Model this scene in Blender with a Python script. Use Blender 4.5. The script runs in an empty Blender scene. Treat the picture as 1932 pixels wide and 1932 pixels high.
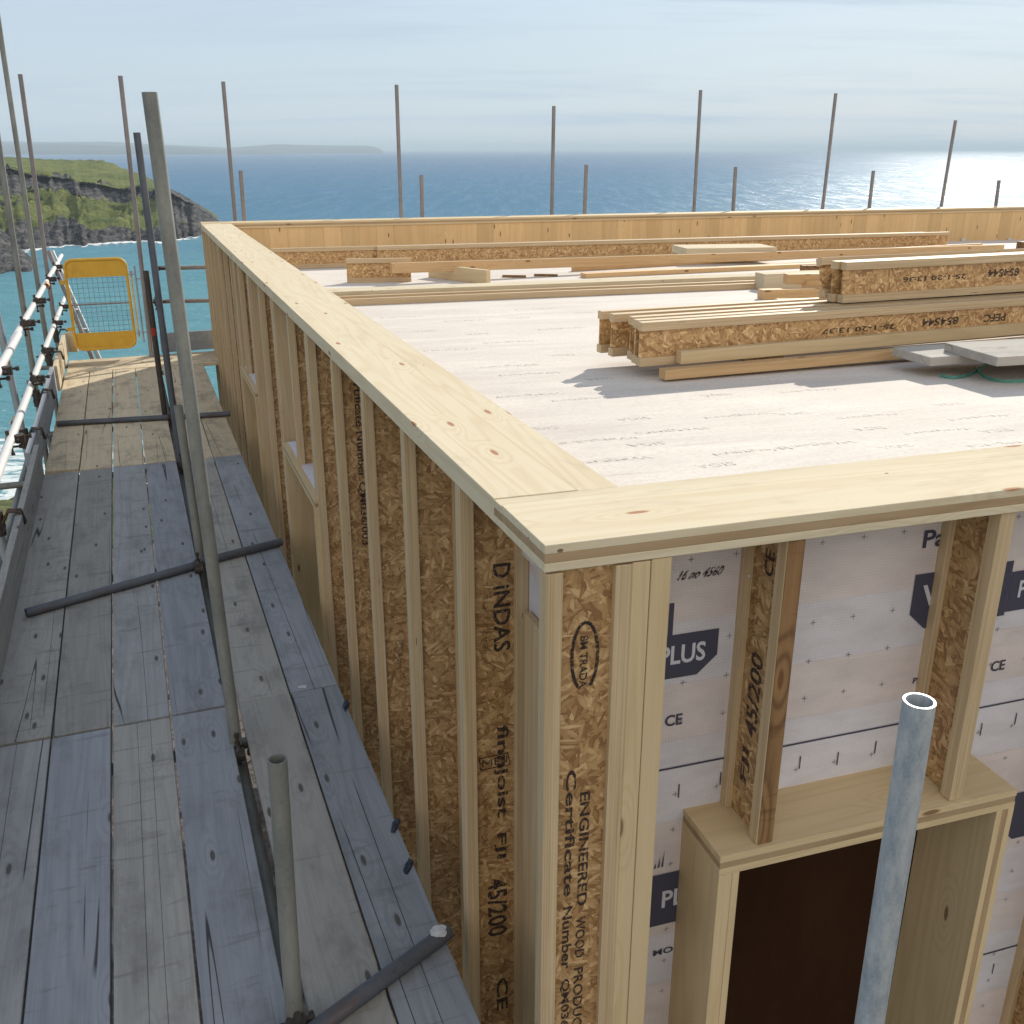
import bpy, bmesh, math, random
from mathutils import Vector, Matrix, noise
R = math.radians
random.seed(7)
scene = bpy.context.scene
C = scene.collection
# ------------------------------------------------------------------ camera, light, exposure
Z0 = 8.25                       # eye height above the plot; platform is 2.25 m lower
FPX = 1860.0                    # focal length in units of a 1932 px wide frame
PITCH = math.atan(685/FPX)
SUN_AZ, SUN_EL = R(24.5), R(28.5)
cam = bpy.data.cameras.new('camera')
cam.sensor_width = 36; cam.lens = 36*FPX/1932
cam.clip_start = 0.05; cam.clip_end = 200000
camo = bpy.data.objects.new('camera', cam); C.objects.link(camo)
camo.location = (0, 0, Z0); camo.rotation_euler = (math.pi/2-PITCH, 0, 0)
scene.camera = camo
scene.view_settings.view_transform = 'Standard'; scene.view_settings.look = 'None'
scene.view_settings.exposure = 0.28; scene.view_settings.gamma = 1
scene.cycles.use_denoising = True
scene.cycles.max_bounces = 6; scene.cycles.diffuse_bounces = 4; scene.cycles.volume_bounces = 0
scene.cycles.sample_clamp_indirect = 6

W = bpy.data.worlds.new('World'); scene.world = W; W.use_nodes = True
nt = W.node_tree; nt.nodes.clear()
def N(t, typ, **kw):
    n = t.nodes.new(typ)
    for k, v in kw.items():
        if k.startswith('i_'): n.inputs[k[2:].replace('_', ' ')].default_value = v
        else: setattr(n, k, v)
    return n
def LK(t, a, b): t.links.new(a, b)
def math_(t, op, a, b=None, c=None, clamp=False):
    n = t.nodes.new('ShaderNodeMath'); n.operation = op; n.use_clamp = clamp
    for i, v in enumerate((a, b, c)):
        if v is None: continue
        if isinstance(v, (int, float)): n.inputs[i].default_value = v
        else: t.links.new(v, n.inputs[i])
    return n.outputs[0]
def maprange(t, v, a, b, c=0, d=1, smooth=False):
    n = t.nodes.new('ShaderNodeMapRange'); n.clamp = True
    if smooth: n.interpolation_type = 'SMOOTHSTEP'
    t.links.new(v, n.inputs['Value'])
    for k, x in (('From Min', a), ('From Max', b), ('To Min', c), ('To Max', d)): n.inputs[k].default_value = x
    return n.outputs['Result']
def mixf(t, f, a, b):
    n = t.nodes.new('ShaderNodeMix'); n.data_type = 'FLOAT'; n.clamp_factor = True
    t.links.new(f, n.inputs[0]); t.links.new(a, n.inputs[2]); t.links.new(b, n.inputs[3]); return n.outputs[0]
def mixc(t, f, a, b, typ='MIX'):
    n = t.nodes.new('ShaderNodeMix'); n.data_type = 'RGBA'; n.blend_type = typ; n.clamp_factor = True
    if isinstance(f, (int, float)): n.inputs[0].default_value = f
    else: t.links.new(f, n.inputs[0])
    for i, v in ((6, a), (7, b)):
        if isinstance(v, tuple): n.inputs[i].default_value = (*v, 1) if len(v) == 3 else v
        else: t.links.new(v, n.inputs[i])
    return n.outputs[2]
sky = N(nt, 'ShaderNodeTexSky', sky_type='NISHITA', sun_disc=False, sun_elevation=SUN_EL, sun_rotation=SUN_AZ,
        altitude=60, air_density=1.0, dust_density=0.5, ozone_density=1.5)
tc = N(nt, 'ShaderNodeTexCoord')
sx = N(nt, 'ShaderNodeSeparateXYZ'); LK(nt, tc.outputs['Generated'], sx.inputs[0])
zz = math_(nt, 'ADD', math_(nt, 'MAXIMUM', sx.outputs[2], 0.0), 0.09)
cx = N(nt, 'ShaderNodeCombineXYZ')
LK(nt, math_(nt, 'DIVIDE', sx.outputs[0], zz), cx.inputs[0]); LK(nt, math_(nt, 'DIVIDE', sx.outputs[1], zz), cx.inputs[1])
mp = N(nt, 'ShaderNodeMapping'); mp.inputs['Rotation'].default_value = (0, 0, R(-52)); mp.inputs['Scale'].default_value = (0.28, 1.1, 1)
mp.inputs['Location'].default_value = (1.3, 0.4, 0)
LK(nt, cx.outputs[0], mp.inputs[0])
n1 = N(nt, 'ShaderNodeTexNoise', i_Scale=0.9, i_Detail=7.0, i_Roughness=0.62, i_Distortion=0.9); LK(nt, mp.outputs[0], n1.inputs['Vector'])
n2 = N(nt, 'ShaderNodeTexNoise', i_Scale=0.33, i_Detail=3.0, i_Roughness=0.5); LK(nt, cx.outputs[0], n2.inputs['Vector'])
cl = maprange(nt, n1.outputs['Fac'], 0.42, 0.74, 0, 1, True)
cl = math_(nt, 'MULTIPLY', cl, maprange(nt, n2.outputs['Fac'], 0.34, 0.6, 0.25, 1.0, True))
veil = math_(nt, 'ADD', math_(nt, 'MULTIPLY', cl, maprange(nt, sx.outputs[2], 0.0, 0.2, 0.05, 0.55)), maprange(nt, sx.outputs[2], 0.0, 0.5, 0.93, 0.40), clamp=True)
skyc = mixc(nt, veil, sky.outputs[0], (4.35, 5.25, 6.15))
back = math_(nt, 'ADD', math_(nt, 'MULTIPLY', sx.outputs[1], -0.97), math_(nt, 'MULTIPLY', sx.outputs[0], 0.22))  # added bright cloud bank in the unseen sky behind the camera, fills shaded faces
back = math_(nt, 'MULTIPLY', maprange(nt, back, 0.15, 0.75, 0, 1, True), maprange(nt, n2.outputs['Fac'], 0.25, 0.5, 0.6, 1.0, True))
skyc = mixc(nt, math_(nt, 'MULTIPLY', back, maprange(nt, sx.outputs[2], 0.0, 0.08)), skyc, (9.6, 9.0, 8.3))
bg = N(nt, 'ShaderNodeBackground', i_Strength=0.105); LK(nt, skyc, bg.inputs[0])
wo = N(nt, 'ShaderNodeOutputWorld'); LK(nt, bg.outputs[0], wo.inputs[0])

sun = bpy.data.lights.new('sun', 'SUN'); sun.energy = 3.9; sun.angle = R(0.53); sun.color = (1, 0.93, 0.80)
suno = bpy.data.objects.new('sun', sun); C.objects.link(suno)
sd = Vector((math.sin(SUN_AZ)*math.cos(SUN_EL), math.cos(SUN_AZ)*math.cos(SUN_EL), math.sin(SUN_EL)))
suno.rotation_euler = sd.to_track_quat('Z', 'Y').to_euler(); suno.location = sd*60

# ------------------------------------------------------------------ surveying helpers (real places from the camera's view angles)
def ray(x, y):
    u = (x-966)/FPX; v = (y-966)/FPX
    return Vector((u, math.cos(PITCH)-v*math.sin(PITCH), -(math.sin(PITCH)+v*math.cos(PITCH))))
def PH(x, y, h):                # on the level h metres under the eye
    r = ray(x, y); p = r*(h/-r.z); return Vector((p.x, p.y, Z0-h))
def PY(x, y, Y):                # at forward distance Y
    r = ray(x, y); p = r*(Y/r.y); return Vector((p.x, p.y, Z0+p.z))
def PPL(x, y, o, n):            # on the plane through o with normal n
    r = ray(x, y); e = Vector((0, 0, Z0)); t = (o-e).dot(n)/r.dot(n); return e+r*t
def dv(a): a = R(a); return Vector((math.sin(a), math.cos(a), 0))
A = Vector((0.069, 1.912, 0))
d1 = dv(-20.4); d2 = dv(72.45); dp = dv(-20.8)
nL = Vector((d1.y, -d1.x, 0))        # inward from the left wall
nR = Vector((-d2.y, d2.x, 0))        # inward from the right wall
npf = Vector((-dp.y, dp.x, 0))       # outward across the platform
def LW(s, t, h): p = A+d1*s+nL*t; return Vector((p.x, p.y, Z0-h))
def RW(s, t, h): p = A+d2*s+nR*t; return Vector((p.x, p.y, Z0-h))
def PF(s, t, h=2.25): p = A+dp*s+npf*t; return Vector((p.x, p.y, Z0-h))
def roofh(Y): return 0.88+0.0241*Y

# ------------------------------------------------------------------ materials
def newmat(name):
    m = bpy.data.materials.new(name); m.use_nodes = True; t = m.node_tree; t.nodes.clear()
    o = N(t, 'ShaderNodeOutputMaterial'); b = N(t, 'ShaderNodeBsdfPrincipled'); LK(t, b.outputs[0], o.inputs[0])
    return m, t, b
def objcoord(t, rnd=True, scale=(1, 1, 1)):
    tc = N(t, 'ShaderNodeTexCoord'); v = tc.outputs['Object']
    if rnd:
        oi = N(t, 'ShaderNodeObjectInfo'); c = N(t, 'ShaderNodeCombineXYZ')
        LK(t, math_(t, 'MULTIPLY', oi.outputs['Random'], 37.0), c.inputs[0]); LK(t, math_(t, 'MULTIPLY', oi.outputs['Random'], 11.0), c.inputs[1])
        va = N(t, 'ShaderNodeVectorMath', operation='ADD'); LK(t, v, va.inputs[0]); LK(t, c.outputs[0], va.inputs[1]); v = va.outputs[0]
    return v
def scl(t, v, s, rot=(0, 0, 0)):
    m = N(t, 'ShaderNodeMapping'); m.inputs['Scale'].default_value = s; m.inputs['Rotation'].default_value = rot
    LK(t, v, m.inputs[0]); return m.outputs[0]
def noi(t, v, scale, detail=4, rough=0.55, dist=0.0):
    n = N(t, 'ShaderNodeTexNoise', i_Scale=scale, i_Detail=float(detail), i_Roughness=rough, i_Distortion=dist); LK(t, v, n.inputs['Vector']); return n
def bump(t, b, h, strength, dist):
    n = N(t, 'ShaderNodeBump'); n.inputs['Strength'].default_value = strength; n.inputs['Distance'].default_value = dist
    LK(t, h, n.inputs['Height']); LK(t, n.outputs[0], b.inputs['Normal'])
def wood(name, ca, cb, knot=(0.16, 0.07, 0.03), rings=38, ringamt=0.35, knots=0.5, rough=0.62, tint=0.12, fibre=0.25, cracks=0.0, dirt=0.0, dirtc=(0.2, 0.17, 0.13), alt=None, specks=0.0):
    m, t, b = newmat(name); v = objcoord(t)
    ks = N(t, 'ShaderNodeSeparateXYZ'); LK(t, v, ks.inputs[0]); kx = N(t, 'ShaderNodeCombineXYZ')
    LK(t, math_(t, 'MULTIPLY', ks.outputs[0], 2.3), kx.inputs[0]); LK(t, math_(t, 'MULTIPLY', math_(t, 'ADD', ks.outputs[1], ks.outputs[2]), 8.0), kx.inputs[1])
    kv = N(t, 'ShaderNodeTexVoronoi', i_Scale=1.0, i_Randomness=1.0); kv.voronoi_dimensions = '2D'; LK(t, kx.outputs[0], kv.inputs['Vector'])
    kc = N(t, 'ShaderNodeSeparateColor'); LK(t, kv.outputs['Color'], kc.inputs[0])
    kon = math_(t, 'GREATER_THAN', kc.outputs[0], 1-knots)
    near = math_(t, 'MULTIPLY', maprange(t, kv.outputs['Distance'], 0.0, 0.42, 1, 0, True), kon)
    core = math_(t, 'MULTIPLY', maprange(t, kv.outputs['Distance'], 0.045, 0.085, 1, 0, True), kon)
    base = noi(t, scl(t, v, (0.35, 5.0, 5.0)), 1.0, 2, 0.5).outputs['Fac']
    field = math_(t, 'ADD', base, math_(t, 'MULTIPLY', near, 0.22))
    ring = math_(t, 'ADD', math_(t, 'MULTIPLY', math_(t, 'SINE', math_(t, 'MULTIPLY', field, rings*6.283)), 0.5), 0.5)
    ring = math_(t, 'POWER', ring, 2.2)
    fib = noi(t, scl(t, v, (4.0, 160.0, 160.0)), 1.0, 3, 0.6).outputs['Fac']
    big = noi(t, scl(t, v, (0.9, 7.0, 7.0)), 1.0, 4, 0.6).outputs['Fac']
    f = math_(t, 'ADD', math_(t, 'MULTIPLY', ring, ringamt), math_(t, 'MULTIPLY', maprange(t, fib, 0.3, 0.7), fibre))
    f = math_(t, 'ADD', f, math_(t, 'MULTIPLY', maprange(t, big, 0.3, 0.7), 0.3), clamp=True)
    col = mixc(t, f, ca, cb)
    oi = N(t, 'ShaderNodeObjectInfo')
    r1 = oi.outputs['Random']
    if alt:
        col = mixc(t, maprange(t, math_(t, 'FRACT', math_(t, 'MULTIPLY', r1, 7.77)), 0.35, 0.75), col, mixc(t, f, alt[0], alt[1]))
    k = maprange(t, math_(t, 'FRACT', math_(t, 'MULTIPLY', r1, 13.1)), 0, 1, 1-tint, 1+tint)
    kk = N(t, 'ShaderNodeCombineColor'); [LK(t, k, kk.inputs[i]) for i in range(3)]
    col = mixc(t, 1.0, col, kk.outputs[0], 'MULTIPLY')
    col = mixc(t, math_(t, 'MULTIPLY', core, 0.85), col, knot)
    h = math_(t, 'ADD', math_(t, 'MULTIPLY', fib, 0.6), math_(t, 'MULTIPLY', ring, 0.4))
    if dirt:
        dn = noi(t, scl(t, v, (1.6, 3.0, 3.0)), 2.2, 6, 0.68).outputs['Fac']
        col = mixc(t, math_(t, 'MULTIPLY', maprange(t, dn, 0.48, 0.7, 0, 1, True), dirt), col, dirtc)
        sn = noi(t, scl(t, v, (22.0, 2.6, 2.6)), 1.0, 5, 0.6, 0.4).outputs['Fac']
        col = mixc(t, math_(t, 'MULTIPLY', maprange(t, sn, 0.58, 0.68, 0, 1, True), dirt*0.9), col, dirtc)
    if specks:
        sv_ = N(t, 'ShaderNodeTexVoronoi', i_Scale=1.0, i_Randomness=1.0); LK(t, scl(t, v, (7.0, 11.0, 11.0)), sv_.inputs['Vector'])
        sc_ = N(t, 'ShaderNodeSeparateColor'); LK(t, sv_.outputs['Color'], sc_.inputs[0])
        col = mixc(t, math_(t, 'MULTIPLY', math_(t, 'MULTIPLY', math_(t, 'LESS_THAN', sv_.outputs['Distance'], 0.05), math_(t, 'GREATER_THAN', sc_.outputs[1], 0.6)), specks), col, (0.13, 0.06, 0.03))
        dn2 = noi(t, scl(t, v, (1.2, 4.0, 4.0)), 2.0, 6, 0.7).outputs['Fac']
        col = mixc(t, math_(t, 'MULTIPLY', maprange(t, dn2, 0.52, 0.75, 0, 1, True), 0.4), col, (0.40, 0.33, 0.22))
    if cracks:
        cn = noi(t, scl(t, v, (0.13, 8.0, 8.0)), 1.0, 1, 0.3).outputs['Fac']
        cm = maprange(t, math_(t, 'ABSOLUTE', math_(t, 'SUBTRACT', cn, 0.53)), 0.0015, 0.0045, 1, 0)
        cn2 = noi(t, scl(t, v, (0.9, 3.0, 3.0)), 1.0, 2).outputs['Fac']
        cm = math_(t, 'MULTIPLY', cm, maprange(t, cn2, 0.47, 0.52))
        col = mixc(t, math_(t, 'MULTIPLY', cm, cracks), col, (0.02, 0.02, 0.02))
        h = math_(t, 'SUBTRACT', h, math_(t, 'MULTIPLY', cm, 1.4))
    LK(t, col, b.inputs['Base Color']); b.inputs['Roughness'].default_value = rough
    b.inputs['Specular IOR Level'].default_value = 0.2
    bump(t, b, h, 0.35, 0.0012)
    return m
M = {}
M['spruce'] = wood('pale_spruce', (0.70, 0.615, 0.45), (0.57, 0.455, 0.29), rings=13, ringamt=0.30, knots=0.42, tint=0.04, fibre=0.22, knot=(0.36, 0.14, 0.06), rough=0.85, specks=0.85)
M['clt'] = wood('cross_laminated_spruce', (0.66, 0.52, 0.32), (0.51, 0.38, 0.205), rings=14, ringamt=0.28, knots=0.30, tint=0.06, knot=(0.2, 0.1, 0.05))
M['panel'] = wood('glued_spruce_panel', (0.72, 0.50, 0.26), (0.57, 0.37, 0.17), rings=6, ringamt=0.25, knots=0.35, tint=0.10, knot=(0.18, 0.08, 0.04))
M['clt_core'] = wood('end_grain_spruce', (0.42, 0.30, 0.18), (0.28, 0.19, 0.10), rings=10, ringamt=0.3, knots=0.1)
M['timber'] = wood('sawn_timber', (0.66, 0.45, 0.24), (0.50, 0.31, 0.15), rings=18, ringamt=0.35, knots=0.45, tint=0.12)
M['stain'] = wood('stained_timber', (0.34, 0.20, 0.09), (0.12, 0.06, 0.03), rings=10, ringamt=0.5, knots=0.5, tint=0.1, dirt=0.6, dirtc=(0.1, 0.05, 0.025))
M['board'] = wood('weathered_board', (0.34, 0.365, 0.40), (0.205, 0.22, 0.25), rings=11, ringamt=0.25, knots=0.45, knot=(0.07, 0.06, 0.055), tint=0.12, fibre=0.35, cracks=0.85, dirt=0.42, dirtc=(0.13, 0.125, 0.125), rough=0.8,
                  alt=((0.38, 0.37, 0.345), (0.25, 0.245, 0.235)))
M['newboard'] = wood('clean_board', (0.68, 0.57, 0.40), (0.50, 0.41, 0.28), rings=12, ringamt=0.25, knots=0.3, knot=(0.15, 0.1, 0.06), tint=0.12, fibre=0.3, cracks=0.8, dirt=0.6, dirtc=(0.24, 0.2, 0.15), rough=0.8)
M['grey_board'] = wood('bleached_board', (0.52, 0.49, 0.44), (0.38, 0.36, 0.33), rings=11, ringamt=0.3, knots=0.3, knot=(0.12, 0.1, 0.08), cracks=0.7, dirt=0.5, dirtc=(0.22, 0.2, 0.18), rough=0.85)

def lvl():
    m, t, b = newmat('laminated_veneer'); v = objcoord(t)
    s = noi(t, scl(t, v, (0.8, 330.0, 330.0)), 1.0, 2, 0.5).outputs['Fac']
    g = noi(t, scl(t, v, (3.0, 60.0, 60.0)), 1.0, 4, 0.6).outputs['Fac']
    f = math_(t, 'ADD', math_(t, 'MULTIPLY', maprange(t, s, 0.35, 0.65), 0.55), math_(t, 'MULTIPLY', maprange(t, g, 0.3, 0.7), 0.4), clamp=True)
    col = mixc(t, f, (0.66, 0.51, 0.32), (0.40, 0.28, 0.15))
    fl = noi(t, scl(t, v, (9.0, 130.0, 130.0)), 1.0, 2, 0.5).outputs['Fac']
    col = mixc(t, maprange(t, fl, 0.74, 0.78), col, (0.07, 0.04, 0.02))
    LK(t, col, b.inputs['Base Color']); b.inputs['Roughness'].default_value = 0.6
    bump(t, b, s, 0.3, 0.001); return m
M['lvl'] = lvl()
def osb(nm, rot=0, k=1.0):
    m, t, b = newmat(nm); v = objcoord(t)
    sp = N(t, 'ShaderNodeSeparateXYZ'); LK(t, v, sp.inputs[0]); c = N(t, 'ShaderNodeCombineXYZ')
    LK(t, sp.outputs[0], c.inputs[0]); LK(t, sp.outputs[2], c.inputs[1])
    dn = noi(t, c.outputs[0], 14, 2); va = N(t, 'ShaderNodeVectorMath', operation='SCALE'); LK(t, dn.outputs['Color'], va.inputs[0]); va.inputs['Scale'].default_value = 0.007
    vb = N(t, 'ShaderNodeVectorMath', operation='ADD'); LK(t, c.outputs[0], vb.inputs[0]); LK(t, va.outputs[0], vb.inputs[1])
    best = None; shade = None; edge = None
    for i, ang in enumerate((12, 62, -48, 100, -20)):
        vo = N(t, 'ShaderNodeTexVoronoi', i_Scale=1.0, i_Randomness=1.0); vo.voronoi_dimensions = '2D'
        LK(t, scl(t, scl(t, vb.outputs[0], (1, 1, 1), (0, 0, R(ang+rot))), (18, 105, 1) if i % 2 else (26, 80, 1)), vo.inputs['Vector'])
        sc = N(t, 'ShaderNodeSeparateColor'); LK(t, vo.outputs['Color'], sc.inputs[0])
        sh = math_(t, 'SUBTRACT', sc.outputs[1], math_(t, 'MULTIPLY', maprange(t, vo.outputs['Distance'], 0.35, 0.7), 0.35))
        if best is None: best, shade = sc.outputs[0], sh
        else:
            g = math_(t, 'GREATER_THAN', sc.outputs[0], best)
            mx = N(t, 'ShaderNodeMix'); mx.data_type = 'FLOAT'; LK(t, g, mx.inputs[0]); LK(t, shade, mx.inputs[2]); LK(t, sh, mx.inputs[3])
            shade = mx.outputs[0]; best = math_(t, 'MAXIMUM', best, sc.outputs[0])
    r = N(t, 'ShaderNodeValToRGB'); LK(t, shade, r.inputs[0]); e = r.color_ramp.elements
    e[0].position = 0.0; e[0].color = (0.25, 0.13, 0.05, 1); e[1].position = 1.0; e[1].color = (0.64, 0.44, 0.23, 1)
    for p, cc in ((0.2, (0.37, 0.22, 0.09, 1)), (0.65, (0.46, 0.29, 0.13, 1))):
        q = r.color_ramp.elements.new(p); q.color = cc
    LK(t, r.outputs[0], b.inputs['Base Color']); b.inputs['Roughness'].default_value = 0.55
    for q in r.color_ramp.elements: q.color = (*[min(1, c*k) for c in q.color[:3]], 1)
    bump(t, b, shade, 0.4, 0.001); return m
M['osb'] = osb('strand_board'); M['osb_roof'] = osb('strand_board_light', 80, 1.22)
def membrane():
    m, t, b = newmat('woven_membrane'); v = objcoord(t, False)
    sp = N(t, 'ShaderNodeSeparateXYZ'); LK(t, v, sp.inputs[0])
    zb_ = math_(t, 'FRACT', math_(t, 'ADD', math_(t, 'MULTIPLY', sp.outputs[2], -1.0), math_(t, 'MULTIPLY', noi(t, scl(t, v, (0.5, 0.5, 0.1)), 1.0, 1).outputs['Fac'], 0.03)))
    bn = math_(t, 'MAXIMUM', math_(t, 'MULTIPLY', math_(t, 'GREATER_THAN', zb_, 0.29), math_(t, 'LESS_THAN', zb_, 0.47)), math_(t, 'MULTIPLY', math_(t, 'GREATER_THAN', zb_, 0.64), math_(t, 'LESS_THAN', zb_, 0.90)))
    band = math_(t, 'ADD', math_(t, 'MULTIPLY', noi(t, scl(t, v, (0.4, 0.4, 3.0)), 1.0, 3, 0.5).outputs['Fac'], 0.12), math_(t, 'MULTIPLY', bn, 0.11)); band = math_(t, 'ADD', band, 0.37)
    col = mixc(t, maprange(t, band, 0.42, 0.56, 0, 1), (0.72, 0.64, 0.62), (0.68, 0.69, 0.75))
    gx = math_(t, 'ABSOLUTE', math_(t, 'SUBTRACT', math_(t, 'FRACT', math_(t, 'MULTIPLY', sp.outputs[0], 120)), 0.5))
    gz = math_(t, 'ABSOLUTE', math_(t, 'SUBTRACT', math_(t, 'FRACT', math_(t, 'MULTIPLY', sp.outputs[2], 120)), 0.5))
    gr = math_(t, 'MULTIPLY', math_(t, 'GREATER_THAN', gx, 0.12), math_(t, 'GREATER_THAN', gz, 0.12))
    n = noi(t, scl(t, v, (6, 6, 14)), 1.0, 6, 0.65).outputs['Fac']
    f = math_(t, 'ADD', math_(t, 'MULTIPLY', math_(t, 'SUBTRACT', 1, gr), 0.22), math_(t, 'MULTIPLY', maprange(t, n, 0.4, 0.75), 0.35), clamp=True)
    col = mixc(t, f, col, (0.42, 0.37, 0.38))
    LK(t, col, b.inputs['Base Color']); b.inputs['Roughness'].default_value = 0.75
    cr = noi(t, scl(t, v, (2, 2, 5)), 1.0, 3).outputs['Fac']
    bump(t, b, math_(t, 'ADD', cr, math_(t, 'MULTIPLY', band, 1.2)), 0.9, 0.02); return m
M['membrane'] = membrane()
def roofm():
    m, t, b = newmat('roof_membrane'); v = objcoord(t, False)
    n = noi(t, scl(t, v, (0.6, 2.2, 1)), 1.5, 8, 0.7, 0.3).outputs['Fac']
    col = mixc(t, maprange(t, n, 0.35, 0.65), (0.76, 0.70, 0.63), (0.62, 0.56, 0.51))
    s = noi(t, scl(t, v, (2.0, 34.0, 1)), 1.0, 4, 0.6).outputs['Fac']
    col = mixc(t, math_(t, 'MULTIPLY', maprange(t, s, 0.6, 0.75), 0.4), col, (0.38, 0.29, 0.24))
    w = noi(t, v, 60, 3, 0.7).outputs['Fac']
    col = mixc(t, math_(t, 'MULTIPLY', maprange(t, w, 0.45, 0.7), 0.35), col, (0.42, 0.37, 0.355))
    LK(t, col, b.inputs['Base Color']); b.inputs['Roughness'].default_value = 0.8; b.inputs['Specular IOR Level'].default_value = 0.2
    bump(t, b, math_(t, 'ADD', n, math_(t, 'MULTIPLY', w, 0.1)), 0.3, 0.01); return m
M['roof'] = roofm()
def ink(name, c, lo=0.4, hi=0.6, sc=220, low=0.15):
    m, t, b = newmat(name); v = objcoord(t)
    LK(t, mixc(t, 0.0, c, c), b.inputs['Base Color']); b.inputs['Roughness'].default_value = 0.7
    n = noi(t, v, sc, 3, 0.6).outputs['Fac']
    LK(t, maprange(t, n, lo, hi, 1.0, low), b.inputs['Alpha']); return m
M['ink'] = ink('stamp_ink', (0.032, 0.02, 0.018), 0.46, 0.64, 130, 0.28)
M['ink_faint'] = ink('faint_ink', (0.10, 0.06, 0.04), 0.3, 0.55, 260, 0.0)
M['roofink'] = ink('roof_print', (0.55, 0.51, 0.48), 0.35, 0.6, 60, 0.05)
M['navy'] = ink('navy_print', (0.06, 0.06, 0.095), 0.62, 0.8, 150, 0.7)
M['white_ink'] = ink('white_print', (0.62, 0.62, 0.68), 0.62, 0.8, 150, 0.7)
def metal(name, ca, cb, metallic=0.5, rough=0.5, sc=14, rust=0.0):
    m, t, b = newmat(name); v = objcoord(t)
    n = noi(t, scl(t, v, (1, 1, 0.35)), sc, 6, 0.7).outputs['Fac']; n2 = noi(t, v, sc*6, 3, 0.6).outputs['Fac']
    f = math_(t, 'ADD', maprange(t, n, 0.35, 0.68, 0, 0.8), math_(t, 'MULTIPLY', maprange(t, n2, 0.55, 0.75), 0.35), clamp=True)
    col = mixc(t, f, ca, cb)
    if rust: col = mixc(t, math_(t, 'MULTIPLY', maprange(t, noi(t, v, 5, 5, 0.7).outputs['Fac'], 0.56, 0.68), rust), col, (0.14, 0.06, 0.03))
    LK(t, col, b.inputs['Base Color']); b.inputs['Metallic'].default_value = metallic
    LK(t, maprange(t, n, 0.3, 0.7, rough-0.08, rough+0.15), b.inputs['Roughness'])
    bump(t, b, n2, 0.25, 0.0008); return m
M['galv'] = metal('galvanised_steel', (0.44, 0.48, 0.51), (0.27, 0.31, 0.35), 0.45, 0.48)
M['galv_near'] = metal('mottled_galvanised_steel', (0.62, 0.65, 0.67), (0.24, 0.30, 0.36), 0.35, 0.45, 42)
M['oldgalv'] = metal('dull_steel', (0.29, 0.29, 0.26), (0.15, 0.16, 0.155), 0.3, 0.6, 9, 0.25)
M['darktube'] = metal('dark_steel', (0.13, 0.14, 0.16), (0.065, 0.072, 0.09), 0.35, 0.55, 9, 0.4)
M['browntube'] = metal('brown_grey_steel', (0.29, 0.265, 0.265), (0.18, 0.165, 0.165), 0.1, 0.6, 7, 0.3)
M['whitetube'] = metal('pale_sleeved_tube', (0.72, 0.70, 0.68), (0.60, 0.56, 0.53), 0.0, 0.45, 6)
M['coupler'] = metal('coupler_steel', (0.09, 0.075, 0.065), (0.04, 0.033, 0.03), 0.5, 0.55, 40, 0.5)
M['bracket'] = metal('zinc_bracket', (0.7, 0.72, 0.74), (0.55, 0.57, 0.6), 0.5, 0.4, 20)
M['yellow'] = metal('yellow_paint', (0.72, 0.43, 0.045), (0.60, 0.34, 0.04), 0.0, 0.5, 7, 0.25)
M['wire'] = metal('mesh_wire', (0.20, 0.24, 0.22), (0.12, 0.15, 0.14), 0.3, 0.5)
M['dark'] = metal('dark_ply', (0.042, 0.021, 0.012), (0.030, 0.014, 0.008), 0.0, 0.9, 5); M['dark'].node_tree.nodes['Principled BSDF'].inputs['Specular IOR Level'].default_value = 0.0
M['scrap'] = metal('blue_plastic', (0.02, 0.027, 0.055), (0.01, 0.013, 0.025), 0.0, 0.45, 60)
M['ledge'] = metal('pale_sheet', (0.72, 0.70, 0.78), (0.62, 0.60, 0.68), 0.0, 0.7, 20)
M['red_paint'] = metal('red_paint', (0.35, 0.03, 0.02), (0.2, 0.02, 0.015), 0.0, 0.6, 30)
M['strap'] = metal('green_strap', (0.10, 0.30, 0.24), (0.07, 0.22, 0.18), 0.0, 0.4, 30)
M['paintblob'] = metal('white_daub', (0.6, 0.6, 0.6), (0.4, 0.4, 0.42), 0.0, 0.7, 60)
M['membrane_side'] = M['membrane']

# ------------------------------------------------------------------ mesh helpers
def tagthing(o, label, cat, group=None, kind=None):
    if label: o['label'] = label
    if cat: o['category'] = cat
    if group: o['group'] = group
    if kind: o['kind'] = kind
    return o
def frame(o, x, z):             # matrix with local x along x, local z near z
    x = x.normalized(); y = z.cross(x).normalized(); z = x.cross(y)
    m = Matrix((x, y, z)).transposed().to_4x4(); m.translation = o; return m
WM = {}
def put(name, me, mat=None, Mx=Matrix(), parent=None):
    if mat is not None:
        for q in (mat if isinstance(mat, (list, tuple)) else [mat]): me.materials.append(M[q])
    o = bpy.data.objects.new(name, me); C.objects.link(o)
    WM[o] = Mx.copy()
    if parent is not None:
        o.parent = parent; o.matrix_basis = WM[parent].inverted() @ Mx
    else: o.matrix_basis = Mx
    return o
def empty(name, Mx, label=None, cat=None, group=None, parent=None):
    o = bpy.data.objects.new(name, None); C.objects.link(o); o.empty_display_size = 0.1
    WM[o] = Mx.copy(); o.matrix_basis = Mx
    return tagthing(o, label, cat, group)
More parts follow.
